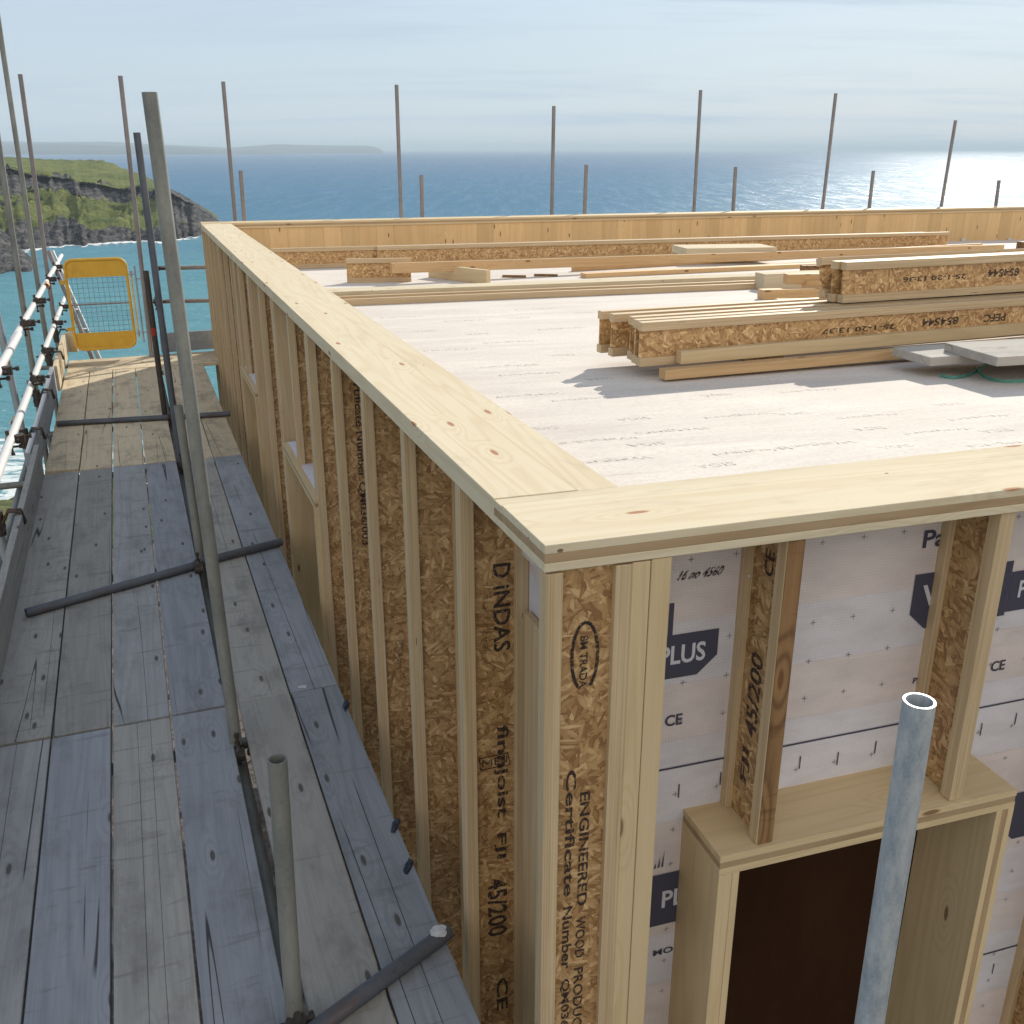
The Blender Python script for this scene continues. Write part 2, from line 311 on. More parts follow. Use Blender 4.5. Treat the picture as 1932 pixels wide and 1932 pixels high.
def boxmesh(boxes, bev=0.0015):  # boxes: (x0,x1,y0,y1,z0,z1[,mat])
    bm = bmesh.new()
    for bx in boxes:
        x0, x1, y0, y1, z0, z1 = bx[:6]; mi = bx[6] if len(bx) > 6 else 0
        b2 = bmesh.new(); bmesh.ops.create_cube(b2, size=1)
        for v in b2.verts: v.co = Vector(((x0+x1)/2+v.co.x*(x1-x0), (y0+y1)/2+v.co.y*(y1-y0), (z0+z1)/2+v.co.z*(z1-z0)))
        if bev: bmesh.ops.bevel(b2, geom=b2.edges[:], offset=bev, segments=1, affect='EDGES')
        for f in b2.faces: f.material_index = mi
        me = bpy.data.meshes.new('t'); b2.to_mesh(me); b2.free(); bm.from_mesh(me); bpy.data.meshes.remove(me)
    me = bpy.data.meshes.new('m'); bm.to_mesh(me); bm.free(); return me
def plank(name, p0, p1, w, h, mat, parent=None, up=Vector((0, 0, 1)), bev=0.002, seg=0, warp=0.0):
    """board from p0 to p1 (centre line of its underside); w across, h thick"""
    L = (p1-p0).length; Mx = frame(p0, p1-p0, up)
    me = boxmesh([(0, L, -w/2, w/2, 0, h)], bev)
    if seg:
        bm = bmesh.new(); bm.from_mesh(me)
        for k in range(1, seg): bmesh.ops.bisect_plane(bm, geom=bm.verts[:]+bm.edges[:]+bm.faces[:], plane_co=(L*k/seg, 0, 0), plane_no=(1, 0, 0))
        sd_ = random.random()*50
        for v in bm.verts:
            v.co.z += warp*noise.noise(Vector((v.co.x*0.7+sd_, v.co.y*2, 0))); v.co.y += warp*0.7*noise.noise(Vector((v.co.x*0.5+sd_, 0, 7)))
        bm.to_mesh(me); bm.free()
    return put(name, me, mat, Mx, parent)
def prism(name, pts, z0, z1, mat, axis, parent=None, layers=None, bev=0.0015):
    """flat slab with a polygon outline in plan"""
    o = Vector((pts[0].x, pts[0].y, z0)); Mx = frame(o, axis, Vector((0, 0, 1))); inv = Mx.inverted()
    bm = bmesh.new(); H = z1-z0
    lay = layers or [(0, 1, 0)]
    for a, b_, mi in lay:
        b2 = bmesh.new()
        lo = [b2.verts.new((*(inv @ Vector((p.x, p.y, z0))).xy, H*a)) for p in pts]
        hi = [b2.verts.new((*(inv @ Vector((p.x, p.y, z0))).xy, H*b_)) for p in pts]
        n = len(pts); b2.faces.new(lo[::-1]); b2.faces.new(hi)
        for i in range(n): b2.faces.new((lo[i], lo[(i+1) % n], hi[(i+1) % n], hi[i]))
        bmesh.ops.recalc_face_normals(b2, faces=b2.faces[:])
        if bev: bmesh.ops.bevel(b2, geom=b2.edges[:], offset=bev, segments=1, affect='EDGES')
        for f in b2.faces: f.material_index = mi
        me = bpy.data.meshes.new('t'); b2.to_mesh(me); b2.free(); bm.from_mesh(me); bpy.data.meshes.remove(me)
    me = bpy.data.meshes.new('m'); bm.to_mesh(me); bm.free()
    return put(name, me, mat, Mx, parent)
def tubemesh(L, r=0.02415, wall=0.004, seg=20, depth=0.35, wob=0.0):
    bm = bmesh.new(); rings = []
    prof = [(0, r-wall, min(depth, L*.4)), (0, r-wall, 0), (0, r, 0)] + [(0, r, L*k/6) for k in range(1, 6)] + [(0, r, L), (0, r-wall, L), (0, r-wall, L-min(depth, L*.4))]
    for _, rr, z in prof:
        rings.append([bm.verts.new((rr*math.cos(2*math.pi*i/seg), rr*math.sin(2*math.pi*i/seg), z)) for i in range(seg)])
    for a, b in zip(rings, rings[1:]):
        for i in range(seg):
            f = bm.faces.new((a[i], a[(i+1) % seg], b[(i+1) % seg], b[i])); f.smooth = True
    bm.faces.new(rings[0]); bm.faces.new(rings[-1][::-1])
    bmesh.ops.recalc_face_normals(bm, faces=bm.faces[:])
    me = bpy.data.meshes.new('m'); bm.to_mesh(me); bm.free(); me.set_sharp_from_angle(angle=R(40)); return me
def tube(name, p0, p1, mat, parent=None, r=0.02415, **kw):
    d = p1-p0; Mx = d.to_track_quat('Z', 'Y').to_matrix().to_4x4(); Mx.translation = p0
    return put(name, tubemesh(d.length, r, **kw), mat, Mx, parent)
def cyl(bm, p0, p1, r, seg=10):
    d = p1-p0; Mx = d.to_track_quat('Z', 'Y').to_matrix().to_4x4(); Mx.translation = (p0+p1)/2
    ret = bmesh.ops.create_cone(bm, cap_ends=True, segments=seg, radius1=r, radius2=r, depth=d.length, matrix=Mx)
    return ret
def sweep(bm, pts, r, seg=8, closed=False):
    rings = []; n = len(pts)
    for i, p in enumerate(pts):
        a = pts[(i-1) % n] if (closed or i) else p; b = pts[(i+1) % n] if (closed or i < n-1) else p
        tg = (b-a).normalized(); up = Vector((0, 1, 0)) if abs(tg.y) < .9 else Vector((1, 0, 0))
        x = tg.cross(up).normalized(); y = tg.cross(x)
        rings.append([bm.verts.new(p+x*r*math.cos(2*math.pi*k/seg)+y*r*math.sin(2*math.pi*k/seg)) for k in range(seg)])
    for i in range(n if closed else n-1):
        a, b = rings[i], rings[(i+1) % n]
        for k in range(seg):
            f = bm.faces.new((a[k], a[(k+1) % seg], b[(k+1) % seg], b[k])); f.smooth = True
    if not closed: bm.faces.new(rings[0][::-1]); bm.faces.new(rings[-1])
def bmput(name, bm, mat, Mx=Matrix(), parent=None):
    bmesh.ops.recalc_face_normals(bm, faces=bm.faces[:])
    me = bpy.data.meshes.new('m'); bm.to_mesh(me); bm.free(); return put(name, me, mat, Mx, parent)
_txt = {}
def textverts(s):
    if s in _txt: return _txt[s]
    cu = bpy.data.curves.new('t', 'FONT'); cu.body = s; cu.size = 1; cu.resolution_u = 3; cu.offset = 0.022
    o = bpy.data.objects.new('t', cu); C.objects.link(o)
    me = bpy.data.meshes.new_from_object(o); bpy.data.objects.remove(o); bpy.data.curves.remove(cu)
    vs = [v.co.copy() for v in me.vertices]; fs = [tuple(p.vertices) for p in me.polygons]; bpy.data.meshes.remove(me)
    x0 = min(v.x for v in vs); x1 = max(v.x for v in vs); y0 = min(v.y for v in vs); y1 = max(v.y for v in vs)
    vs = [((v.x-x0)/(x1-x0), (v.y-y0)/(y1-y0)) for v in vs]
    _txt[s] = (vs, fs); return _txt[s]
def lettering(items, Mx, parent, mat='ink', name='lettering', polys=()):
    """items: (string, x0, x1, z0, z1, flip, italic) in the local xz plane facing -y; one mesh per word"""
    o = None
    for it in items:
        bm = bmesh.new(); s, x0, x1, z0, z1 = it[:5]; flip = it[5] if len(it) > 5 else False; sh = it[6] if len(it) > 6 else 0
        vs, fs = textverts(s); cx_, cz_ = (x0+x1)/2, (z0+z1)/2; w_, h_ = x1-x0, z1-z0; k = -1 if flip else 1; vv = []
        for u, v in vs: vv.append(bm.verts.new((k*(u+sh*v-.5)*w_, 0, k*(v-.5)*h_)))
        for f in fs:
            try: bm.faces.new([vv[i] for i in f])
            except ValueError: pass
        me = bpy.data.meshes.new('m'); bm.to_mesh(me); bm.free()
        o = put(name, me, mat, Mx @ Matrix.Translation((cx_, 0, cz_)), parent)
    if polys:
        bm = bmesh.new()
        for pl in polys: bm.faces.new([bm.verts.new((x, 0, z)) for x, z in pl])
        me = bpy.data.meshes.new('m'); bm.to_mesh(me); bm.free()
        o = put('printed_mark', me, mat, Mx, parent)
    return o
def stroke(pts, w, closed=False):        # thick line as quads in xz
    out = []; n = len(pts)
    for i in range(n if closed else n-1):
        a = Vector(pts[i]); b = Vector(pts[(i+1) % n]); t = (b-a).normalized(); q = Vector((-t.y, t.x))*w/2; e = t*w*0.15
        out.append([tuple(a-e+q), tuple(a-e-q), tuple(b+e-q), tuple(b+e+q)])
    return out
FL_W, FL_H, DEP = 0.045, 0.039, 0.2
def ijoist_parts(Mx, L, webname, parent, dep=DEP):
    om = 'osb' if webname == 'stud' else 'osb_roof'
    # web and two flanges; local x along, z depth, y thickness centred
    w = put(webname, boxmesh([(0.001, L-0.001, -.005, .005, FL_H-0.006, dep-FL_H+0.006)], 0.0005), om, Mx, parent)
    par = w if webname == 'stud' else parent
    for z in (0, dep-FL_H):
        put('flange', boxmesh([(0, L, -FL_W/2, FL_W/2, z, z+FL_H)], 0.0015), 'lvl', Mx, par)
    return w

# ------------------------------------------------------------------ SETTING: sea, land
SEAZ = Z0-62
def fbm(x, y, z=0, o=5): return noise.fractal(Vector((x, y, z)), 1.0, 2.0, o)
def grid(name, verts, nx, ny, mats, smooth=True):
    f = [(j*nx+i, j*nx+i+1, (j+1)*nx+i+1, (j+1)*nx+i) for j in range(ny-1) for i in range(nx-1)]
    me = bpy.data.meshes.new(name); me.from_pydata(verts, [], f); me.update()
    if smooth: me.polygons.foreach_set('use_smooth', [True]*len(me.polygons))
    return put(name, me, mats)
def seamat():
    m, t, b = newmat('sea_water'); g = N(t, 'ShaderNodeNewGeometry'); P = g.outputs['Position']
    sp = N(t, 'ShaderNodeSeparateXYZ'); LK(t, P, sp.inputs[0])
    ln = N(t, 'ShaderNodeVectorMath', operation='LENGTH'); LK(t, P, ln.inputs[0]); D = ln.outputs['Value']
    big = noi(t, scl(t, P, (0.004, 0.010, 0)), 1.0, 4, 0.6).outputs['Fac']
    near = math_(t, 'ADD', D, math_(t, 'MULTIPLY', big, 500))
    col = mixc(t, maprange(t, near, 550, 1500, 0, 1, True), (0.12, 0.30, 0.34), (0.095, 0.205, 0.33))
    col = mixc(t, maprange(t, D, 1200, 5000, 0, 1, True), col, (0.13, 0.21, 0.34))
    fine_ = noi(t, scl(t, P, (0.035, 0.09, 0)), 1.0, 6, 0.75).outputs['Fac']
    col = mixc(t, math_(t, 'MULTIPLY', maprange(t, fine_, 0.42, 0.62), 0.25), col, (0.04, 0.14, 0.19))
    col = mixc(t, math_(t, 'MULTIPLY', maprange(t, big, 0.5, 0.7), 0.4), col, (0.07, 0.20, 0.24))
    # white water near the shore below the site, and scattered caps
    sub = N(t, 'ShaderNodeVectorMath', operation='SUBTRACT'); LK(t, P, sub.inputs[0]); sub.inputs[1].default_value = (-100, 165, SEAZ)
    l2 = N(t, 'ShaderNodeVectorMath', operation='LENGTH'); LK(t, sub.outputs[0], l2.inputs[0])
    reg = maprange(t, l2.outputs['Value'], 20, 105, 0.17, -0.10)
    fo = noi(t, scl(t, P, (0.05, 0.12, 0), (0, 0, 0.5)), 1.0, 8, 0.72, 1.2).outputs['Fac']
    foam = maprange(t, math_(t, 'ADD', fo, reg), 0.58, 0.68, 0, 1)
    cap = noi(t, scl(t, P, (0.08, 0.22, 0)), 1.0, 5, 0.8).outputs['Fac']
    foam = math_(t, 'MAXIMUM', foam, maprange(t, cap, 0.66, 0.74, 0, 0.7))
    col = mixc(t, foam, col, (0.75, 0.80, 0.80))
    LK(t, col, b.inputs['Base Color']); b.inputs['IOR'].default_value = 1.33
    g1_ = noi(t, scl(t, P, (0.22, 0.05, 0)), 1.0, 3, 0.8).outputs['Fac']; g2_ = noi(t, scl(t, P, (0.07, 0.006, 0)), 1.0, 3, 0.8).outputs['Fac']; g3_ = noi(t, scl(t, P, (0.035, 0.0009, 0)), 1.0, 3, 0.8).outputs['Fac']
    gl = math_(t, 'MULTIPLY', maprange(t, mixf(t, maprange(t, D, 400, 1500), g1_, mixf(t, maprange(t, D, 1800, 5000), g2_, g3_)), 0.50, 0.66), 1.0)
    LK(t, math_(t, 'ADD', math_(t, 'MULTIPLY', foam, .5), maprange(t, gl, 0, 1, 0.40, 0.20)), b.inputs['Roughness'])
    b.inputs['Specular IOR Level'].default_value = 0.0
    gs = N(t, 'ShaderNodeBsdfGlossy'); LK(t, maprange(t, gl, 0, 1, 0.36, 0.22), gs.inputs['Roughness']); gs.inputs['Color'].default_value = (0.9, 0.95, 1, 1)
    df = N(t, 'ShaderNodeBsdfDiffuse'); LK(t, col, df.inputs['Color'])
    ms = N(t, 'ShaderNodeMixShader'); LK(t, math_(t, 'MULTIPLY', maprange(t, gl, 0, 1, 0.05, 0.20), math_(t, 'SUBTRACT', 1.0, foam)), ms.inputs[0]); LK(t, df.outputs[0], ms.inputs[1]); LK(t, gs.outputs[0], ms.inputs[2])
    LK(t, ms.outputs[0], t.nodes['Material Output'].inputs['Surface'])
    w1 = noi(t, scl(t, P, (0.05, 0.10, 0)), 1.0, 3, 0.6).outputs['Fac']
    w2 = noi(t, scl(t, P, (0.28, 0.5, 0), (0, 0, 0.3)), 1.0, 6, 0.68).outputs['Fac']
    h = math_(t, 'ADD', math_(t, 'MULTIPLY', w1, 1.3), math_(t, 'MULTIPLY', w2, 0.9))
    bump(t, b, h, 0.8, 1.0)
    for q in (gs, df): LK(t, b.inputs['Normal'].links[0].from_socket, q.inputs['Normal'])
    return m
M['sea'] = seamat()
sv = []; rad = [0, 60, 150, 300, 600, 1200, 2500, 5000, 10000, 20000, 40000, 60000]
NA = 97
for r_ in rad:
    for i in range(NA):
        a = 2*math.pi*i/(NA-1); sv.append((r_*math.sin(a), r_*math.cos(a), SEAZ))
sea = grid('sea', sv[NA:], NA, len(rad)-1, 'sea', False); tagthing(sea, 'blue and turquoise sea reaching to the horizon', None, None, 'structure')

def landmat(name, rockc=(0.03, 0.032, 0.04), rock2=(0.19, 0.175, 0.165), g1=(0.075, 0.11, 0.022), g2=(0.20, 0.21, 0.055), sc=1.0):
    m, t, b = newmat(name); g = N(t, 'ShaderNodeNewGeometry'); P = g.outputs['Position']
    at = N(t, 'ShaderNodeAttribute', attribute_name='grass')
    n = noi(t, scl(t, P, (0.03*sc, 0.03*sc, 0.06*sc)), 1.0, 8, 0.7, 0.4).outputs['Fac']
    n2 = noi(t, scl(t, P, (0.10*sc, 0.10*sc, 0.4*sc), (0.5, 0.2, 0)), 1.0, 6, 0.7).outputs['Fac']
    rock = mixc(t, maprange(t, n2, 0.42, 0.66), rockc, rock2)
    gr = mixc(t, maprange(t, n, 0.36, 0.62), g1, g2)
    n3 = noi(t, scl(t, P, (0.12*sc,)*3), 1.0, 4, 0.7).outputs['Fac']
    gr = mixc(t, math_(t, 'MULTIPLY', maprange(t, n3, 0.52, 0.68), 0.6), gr, (0.05, 0.07, 0.025))
    f = maprange(t, math_(t, 'ADD', at.outputs['Fac'], math_(t, 'MULTIPLY', math_(t, 'SUBTRACT', n, 0.5), 1.6)), 0.42, 0.56)
    LK(t, mixc(t, f, rock, gr), b.inputs['Base Color']); b.inputs['Roughness'].default_value = 0.9
    b.inputs['Specular IOR Level'].default_value = 0.15
    bump(t, b, math_(t, 'ADD', math_(t, 'MULTIPLY', n2, 1.5), n), 1.0, 3.0/sc); return m
M['land'] = landmat('headland_ground')
def interp(tab, x):
    if x <= tab[0][0]: return tab[0][1]
    for (a, b), (c, d) in zip(tab, tab[1:]):
        if x <= c: return b+(d-b)*(x-a)/(c-a)
    return tab[-1][1]
wat = [(-700, 520), (-200, 490), (0, 474), (97, 467), (220, 457), (305, 455), (375, 447), (400, 436), (412, 419), (414, 417)]
ridge = [(-700, 278), (-200, 287), (0, 295), (130, 300), (215, 304), (245, 317), (280, 328), (320, 350), (350, 365), (378, 385), (400, 402), (411, 415), (414, 417)]
lip = [(-700, 300), (0, 310), (80, 328), (150, 338), (215, 350), (250, 350), (280, 352), (330, 362), (400, 405), (414, 417)]
depth = [(-700, 900), (0, 560), (150, 420), (245, 260), (330, 110), (400, 45), (414, 8)]
def shore(x): return 16*noise.noise(Vector((x*.035, 3, 0)))+9*noise.noise(Vector((x*.11, 5, 0)))+4*noise.noise(Vector((x*.4, 8, 0)))
def hdist(y, h): r = ray(966, y); return h*r.y/-r.z
hv = []; hg = []; NX = 300; rows = []
TT = [(-0.25, 'sub')]+[(k/46, 'face') for k in range(47)]+[(k/26, 'top') for k in range(1, 27)]+[(k/8, 'back') for k in range(1, 9)]
for tt, kind in TT:
    for i in range(NX):
        x = -700+(1114)*(1-(1-i/(NX-1))**1.35)
        yw = interp(wat, x); Dw = hdist(yw, 62)+shore(x); dep = interp(depth, x); fc = min(170, dep*0.9)
        yl = interp(lip, x); rl = ray(966, yl); Dl = Dw+fc; zl = max(SEAZ, Z0+rl.z/rl.y*Dl)
        yr = interp(ridge, x); rr = ray(966, yr); Dr = Dl+dep; zr = max(SEAZ-1, Z0+rr.z/rr.y*Dr)
        if kind == 'sub': D, z, gr = Dw-12, SEAZ-6, 0
        elif kind == 'face':
            D = Dw+fc*tt
            q = tt
            prof = 0.16*min(1, q/0.12)+0.50*max(0, min(1, (q-0.12)/0.62))+0.34*max(0, min(1, (q-0.74)/0.22))**1.2
            if q > .96: prof = 1
            z = SEAZ+(zl-SEAZ)*prof
            gr = 0.1 if q < 0.2 else (0.86 if q < 0.76 else (0.12 if q < 0.95 else 0.9))
            if x > 290: gr -= 0.55*min(1, (x-290)/40)
            if x < 60: gr -= 0.25
        elif kind == 'top':
            D = Dl+(Dr-Dl)*tt; z = zl+(zr-zl)*tt; gr = 1.0 if x < 300 else 1.0-0.9*min(1, (x-300)/50)
        else:
            D = Dr+260*tt; z = zr-(zr-SEAZ+8)*tt**1.5; gr = 0.6
        u = ray(x, yw); dr = Vector((u.x, u.y, 0)).normalized(); 
        p = dr*D*(1/dr.y) ; hgt = max(0, z-SEAZ)
        amp = {'sub': 0, 'face': 1, 'top': 0.16, 'back': 0.3}[kind]
        if kind == 'face' and tt > .93: amp = .3
        k = min(1, hgt/14)*amp*(0.25+0.75*min(1, dep/250))
        r1 = fbm(p.x*.012, p.y*.012, 3); r2 = fbm(p.x*.05, p.y*.05, z*.03)
        rid = 1-abs(noise.noise(Vector((p.x*.028, p.y*.008, 2))))*2
        z2 = z+(r1*9+r2*10.0)*k; Dd = (r1*42+r2*20+rid*20)*k
        if kind == 'face' and tt < .2: z2 += abs(fbm(p.x*.16, p.y*.16, 5))*4*min(1, dep/60)*min(1, tt*12)
        p = p+dr*Dd; hv.append((p.x, p.y, z2)); hg.append(gr)
hl = grid('headland', hv, NX, len(TT), 'land')
a_ = hl.data.attributes.new('grass', 'FLOAT', 'POINT'); a_.data.foreach_set('value', hg)
tagthing(hl, 'green topped rocky headland across the cove', None, None, 'structure')
# near rocks at the foot of the headland, left
rv = []; rg = []; n1_, n2_ = 90, 50
for j in range(n2_):
    for i in range(n1_):
        x = -260+ (330)*i/(n1_-1); u = ray(x, 480); dr = Vector((u.x, u.y, 0))/u.y
        D0 = 540+ (60-x)*-0.12 + 25*noise.noise(Vector((i*.1, 0, 9)))
        D = D0+130*j/(n2_-1); s = j/(n2_-1); e = max(0, min(1, (66-x)/110))
        hh = 30*math.sin(math.pi*min(1, s*1.15))**.7*e**.8 if s < .87 else 2
        p = dr*D; rough = fbm(p.x*.05, p.y*.05, 1)*9+abs(fbm(p.x*.2, p.y*.2, 2))*4
        rv.append((p.x, p.y, SEAZ-3+hh*1.1+rough*e*min(1, hh/8))); rg.append(0.3 if hh > 20 else 0.0)
rk = grid('rocks', rv, n1_, n2_, 'land'); a_ = rk.data.attributes.new('grass', 'FLOAT', 'POINT'); a_.data.foreach_set('value', rg)
tagthing(rk, 'dark rocks rising from the cove below the headland', None, None, 'structure')
# surf line round the headland
m, t, b = newmat('surf_foam'); g = N(t, 'ShaderNodeNewGeometry')
fn = noi(t, scl(t, g.outputs['Position'], (0.06, 0.11, 0)), 1.0, 8, 0.75, 0.6).outputs['Fac']
at = N(t, 'ShaderNodeAttribute', attribute_name='edge')
b.inputs['Base Color'].default_value = (0.78, 0.82, 0.82, 1); b.inputs['Roughness'].default_value = 0.8
LK(t, maprange(t, math_(t, 'ADD', fn, math_(t, 'MULTIPLY', at.outputs['Fac'], -0.34)), 0.30, 0.40), b.inputs['Alpha']); M['surf'] = m
fv = []; fe = []; NS = 700
for j, off in enumerate((25, 8, -8, -26, -60)):
    for i in range(NS):
        x = -300+714*i/(NS-1); D = hdist(interp(wat, x), 62)+shore(x); u = ray(x, 460); dr = Vector((u.x, u.y, 0))/u.y
        k = 0.35+0.9*abs(noise.noise(Vector((i*.06, 0, 1)))); p = dr*(D+off*(k if off < 0 else 1)); fv.append((p.x, p.y, SEAZ+0.25)); fe.append((0.4, 0.0, 0.25, 0.7, 1.0)[j])
sf = grid('surf', fv, NS, 5, 'surf'); a_ = sf.data.attributes.new('edge', 'FLOAT', 'POINT'); a_.data.foreach_set('value', fe)
tagthing(sf, 'white surf breaking along the foot of the headland', None, None, 'structure')
# distant coast
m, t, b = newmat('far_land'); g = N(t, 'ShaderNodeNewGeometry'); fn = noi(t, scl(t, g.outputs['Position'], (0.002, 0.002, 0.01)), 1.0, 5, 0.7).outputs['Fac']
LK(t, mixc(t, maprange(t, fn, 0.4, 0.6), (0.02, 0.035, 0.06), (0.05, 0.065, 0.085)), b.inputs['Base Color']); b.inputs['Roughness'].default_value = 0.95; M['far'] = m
def coast(name, tab, D, dep, lab):
    vs = []; n = 220; x0 = tab[0][0]; x1 = tab[-1][0]
    prof = [(0, 0), (0.08, 0.35), (0.25, 0.55), (0.5, 0.85), (0.75, 1.0), (1.0, 0.6), (1.4, 0)]
    for q, k in prof:
        for i in range(n):
            x = x0+(x1-x0)*i/(n-1); u = ray(x, 281); dr = Vector((u.x, u.y, 0))/u.y; DD = D+dep*q
            y = interp(tab, x); rr = ray(966, y); H = max(0, Z0+rr.z/rr.y*(D+dep*.75)-SEAZ)
            p = dr*DD; vs.append((p.x, p.y, SEAZ-2+(H+2)*k*(1+.05*fbm(p.x*.0011, p.y*.0011, 1))))
    o = grid(name, vs, n, len(prof), 'far'); tagthing(o, lab, None, None, 'structure')
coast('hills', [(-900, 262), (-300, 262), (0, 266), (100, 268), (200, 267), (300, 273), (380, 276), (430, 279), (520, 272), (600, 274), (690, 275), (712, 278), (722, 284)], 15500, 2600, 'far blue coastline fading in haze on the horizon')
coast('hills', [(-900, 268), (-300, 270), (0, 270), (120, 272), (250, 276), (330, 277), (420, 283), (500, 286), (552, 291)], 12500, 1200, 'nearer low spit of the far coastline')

# ground of the plot, dropping to the cliff edge
def groundmat():
    m, t, b = newmat('plot_ground'); g = N(t, 'ShaderNodeNewGeometry'); P = g.outputs['Position']
    at = N(t, 'ShaderNodeAttribute', attribute_name='grass')
    n = noi(t, P, 0.5, 8, 0.7).outputs['Fac']; n2 = noi(t, P, 5, 6, 0.75).outputs['Fac']
    gr = mixc(t, maprange(t, n, 0.4, 0.6), (0.09, 0.12, 0.03), (0.22, 0.20, 0.07)); gr = mixc(t, maprange(t, n2, 0.5, 0.7), gr, (0.03, 0.045, 0.015))
    so = mixc(t, maprange(t, n2, 0.4, 0.62), (0.07, 0.055, 0.05), (0.24, 0.20, 0.18))
    LK(t, mixc(t, maprange(t, math_(t, 'ADD', at.outputs['Fac'], math_(t, 'SUBTRACT', n, 0.5)), 0.4, 0.6), so, gr), b.inputs['Base Color']); b.inputs['Roughness'].default_value = 0.95
    bump(t, b, n2, 1.0, 0.15); return m
M['ground'] = groundmat()
gv = []; gg = []; NR, NG = 120, 240
for j in range(NR):
    for i in range(NG):
        a = 2*math.pi*i/(NG-1); q = j/(NR-1)
        front = max(0, math.cos(a+0.25)); edge = 60+ (27-60)*min(1, front*1.5) + 1.6*noise.noise(Vector((math.cos(a)*4, math.sin(a)*4, 0)))
        r_ = edge*min(1, q/0.8) if q < .8 else edge+(q-.8)/.2*45
        z = 0 if q < .8 else -(q-.8)/.2*68
        x, y = r_*math.sin(a), r_*math.cos(a)
        bush = max(0, min(1, (r_-21.3)/1.0)) if q < .8 else 1
        z += bush*(0.5*fbm(x*.5, y*.5, 1)+0.45*abs(fbm(x*1.7, y*1.7, 2)))+0.06*fbm(x, y, 4)
        if q >= .8: z += 3*fbm(x*.1, y*.1, 3)*min(1, (q-.8)*20)
        gv.append((x, y, z-0.05)); gg.append(bush if q < .9 else 0.2)
gd = grid('ground', gv, NG, NR, 'ground'); a_ = gd.data.attributes.new('grass', 'FLOAT', 'POINT'); a_.data.foreach_set('value', gg)
tagthing(gd, 'scrub covered clifftop ground below the scaffold', None, None, 'structure')

# haze
hz = boxmesh([(-64000, 64000, -64000, 64000, SEAZ-7, Z0+115)], 0)
m = bpy.data.materials.new('haze_air'); m.use_nodes = True; t = m.node_tree; t.nodes.clear()
o = N(t, 'ShaderNodeOutputMaterial'); pv = N(t, 'ShaderNodeVolumePrincipled'); LK(t, pv.outputs[0], o.inputs['Volume'])
pv.inputs['Color'].default_value = (0.72, 0.88, 1.0, 1); pv.inputs['Density'].default_value = 0.000075; pv.inputs['Anisotropy'].default_value = 0.0
m.volume_intersection_method = 'FAST' if hasattr(m, 'volume_intersection_method') else None
M['haze'] = m
ho = put('haze', hz, 'haze'); tagthing(ho, 'thin pale sea haze', None, None, 'stuff')

# ------------------------------------------------------------------ HOUSE
CT, CB = 0.78, 0.842            # cap top / bottom under the eye
house = empty('timber_frame_house', Matrix.Translation((A.x, A.y, 0)), 'unfinished timber frame house with open studs and a flat white roof', 'house')
LAY = [(0, .33, 0), (.335, .665, 1), (.67, 1, 0)]
WLEN, FLEN = 10.12, 15.0
Bc = LW(WLEN, 0, CT)
def BW(s, t, h): p = A+d1*WLEN+d2*s+nR*t; return Vector((p.x, p.y, Z0-h))   # back wall, t>0 beyond
zt, zb = Z0-CT, Z0-CB
def cross2(p, u, q, v):         # intersection in plan
    den = u.x*v.y-u.y*v.x; w = q-p; k = (w.x*v.y-w.y*v.x)/den; return p+u*k
CW = 0.322
# front (right wall) cap: outer board plus narrow inner strip
fi0 = cross2(A+nR*CW, d2, A, d1)
f27 = cross2(A+nR*(CW-.05), d2, A, d1)
prism('parapet_cap', [A, A+d2*FLEN, A+d2*FLEN+nR*(CW-.052), f27-nR*.002], zb, zt, ['spruce', 'clt_core'], d2, house, LAY)
prism('parapet_cap', [f27, A+d2*FLEN+nR*(CW-.05), A+d2*FLEN+nR*CW, fi0], zb, zt-0.004, ['spruce', 'clt_core'], d2, house, LAY)
# left cap: outer board and inner board
li = 0.215
s0 = fi0+d1*.0015
def cut(t_): return cross2(A+nL*t_, d1, s0, d2)
end = A+d1*(WLEN-.002)
prism('parapet_cap', [s0, cut(li-.0015), end+nL*(li-.0015), end], zb, zt-0.002, ['spruce'], d1, house)
prism('parapet_cap', [cut(li), cut(CW), end+nL*CW, end+nL*li], zb, zt-0.005, ['spruce', 'clt_core'], d1, house, LAY)
# back cap
e0 = A+d1*WLEN
prism('parapet_cap', [e0, e0+d2*16, e0+d2*16+nR*.30, e0+nR*.30-d1*0], zb, zt, ['clt', 'clt_core'], d2, house, LAY)
# back wall inner face: edge glued panels
for k in range(76):
    s = .32+k*.205
    put('wall_panel', boxmesh([(0, .8, -.2045, -.0005, -.03, .03)], .001), 'panel', frame(BW(s, .045, CB+.8), Vector((0, 0, 1)), nR), house)
# lower body of each wall, inner skins (hold the white membrane)
UP0 = Vector((0, 0, 1))
def wallskin(p0, dirv, inn, L, t, h0, h1, name, mat='membrane', thick=.05):
    return put(name, boxmesh([(0, L, 0, thick, -(h1-h0), 0)], 0), mat, frame(Vector((p0.x, p0.y, Z0-h0))+inn*t, dirv, Vector((0, 0, 1))), house)
def skin(Mx, L, yr, holes):
    """sheet along x hanging 7.35 m down, leaving the window openings free"""
    xs = 0; bx = []
    for a_, b_, h_ in holes:
        bx.append((xs, a_, *yr, -7.35, 0)); bx.append((a_, b_, *yr, -h_, 0)); bx.append((a_, b_, *yr, -7.35, -h_-2.6)); xs = b_
    bx.append((xs, L, *yr, -7.35, 0)); return put('wall_membrane', boxmesh(bx, 0), 'membrane', Mx, house)
rs = skin(frame(RW(.23, .203, CB+.002), d2, UP0), FLEN-.3, (0, .05), [(.484+.03-.23, 1.422-.03-.23, 1.72-CB)])
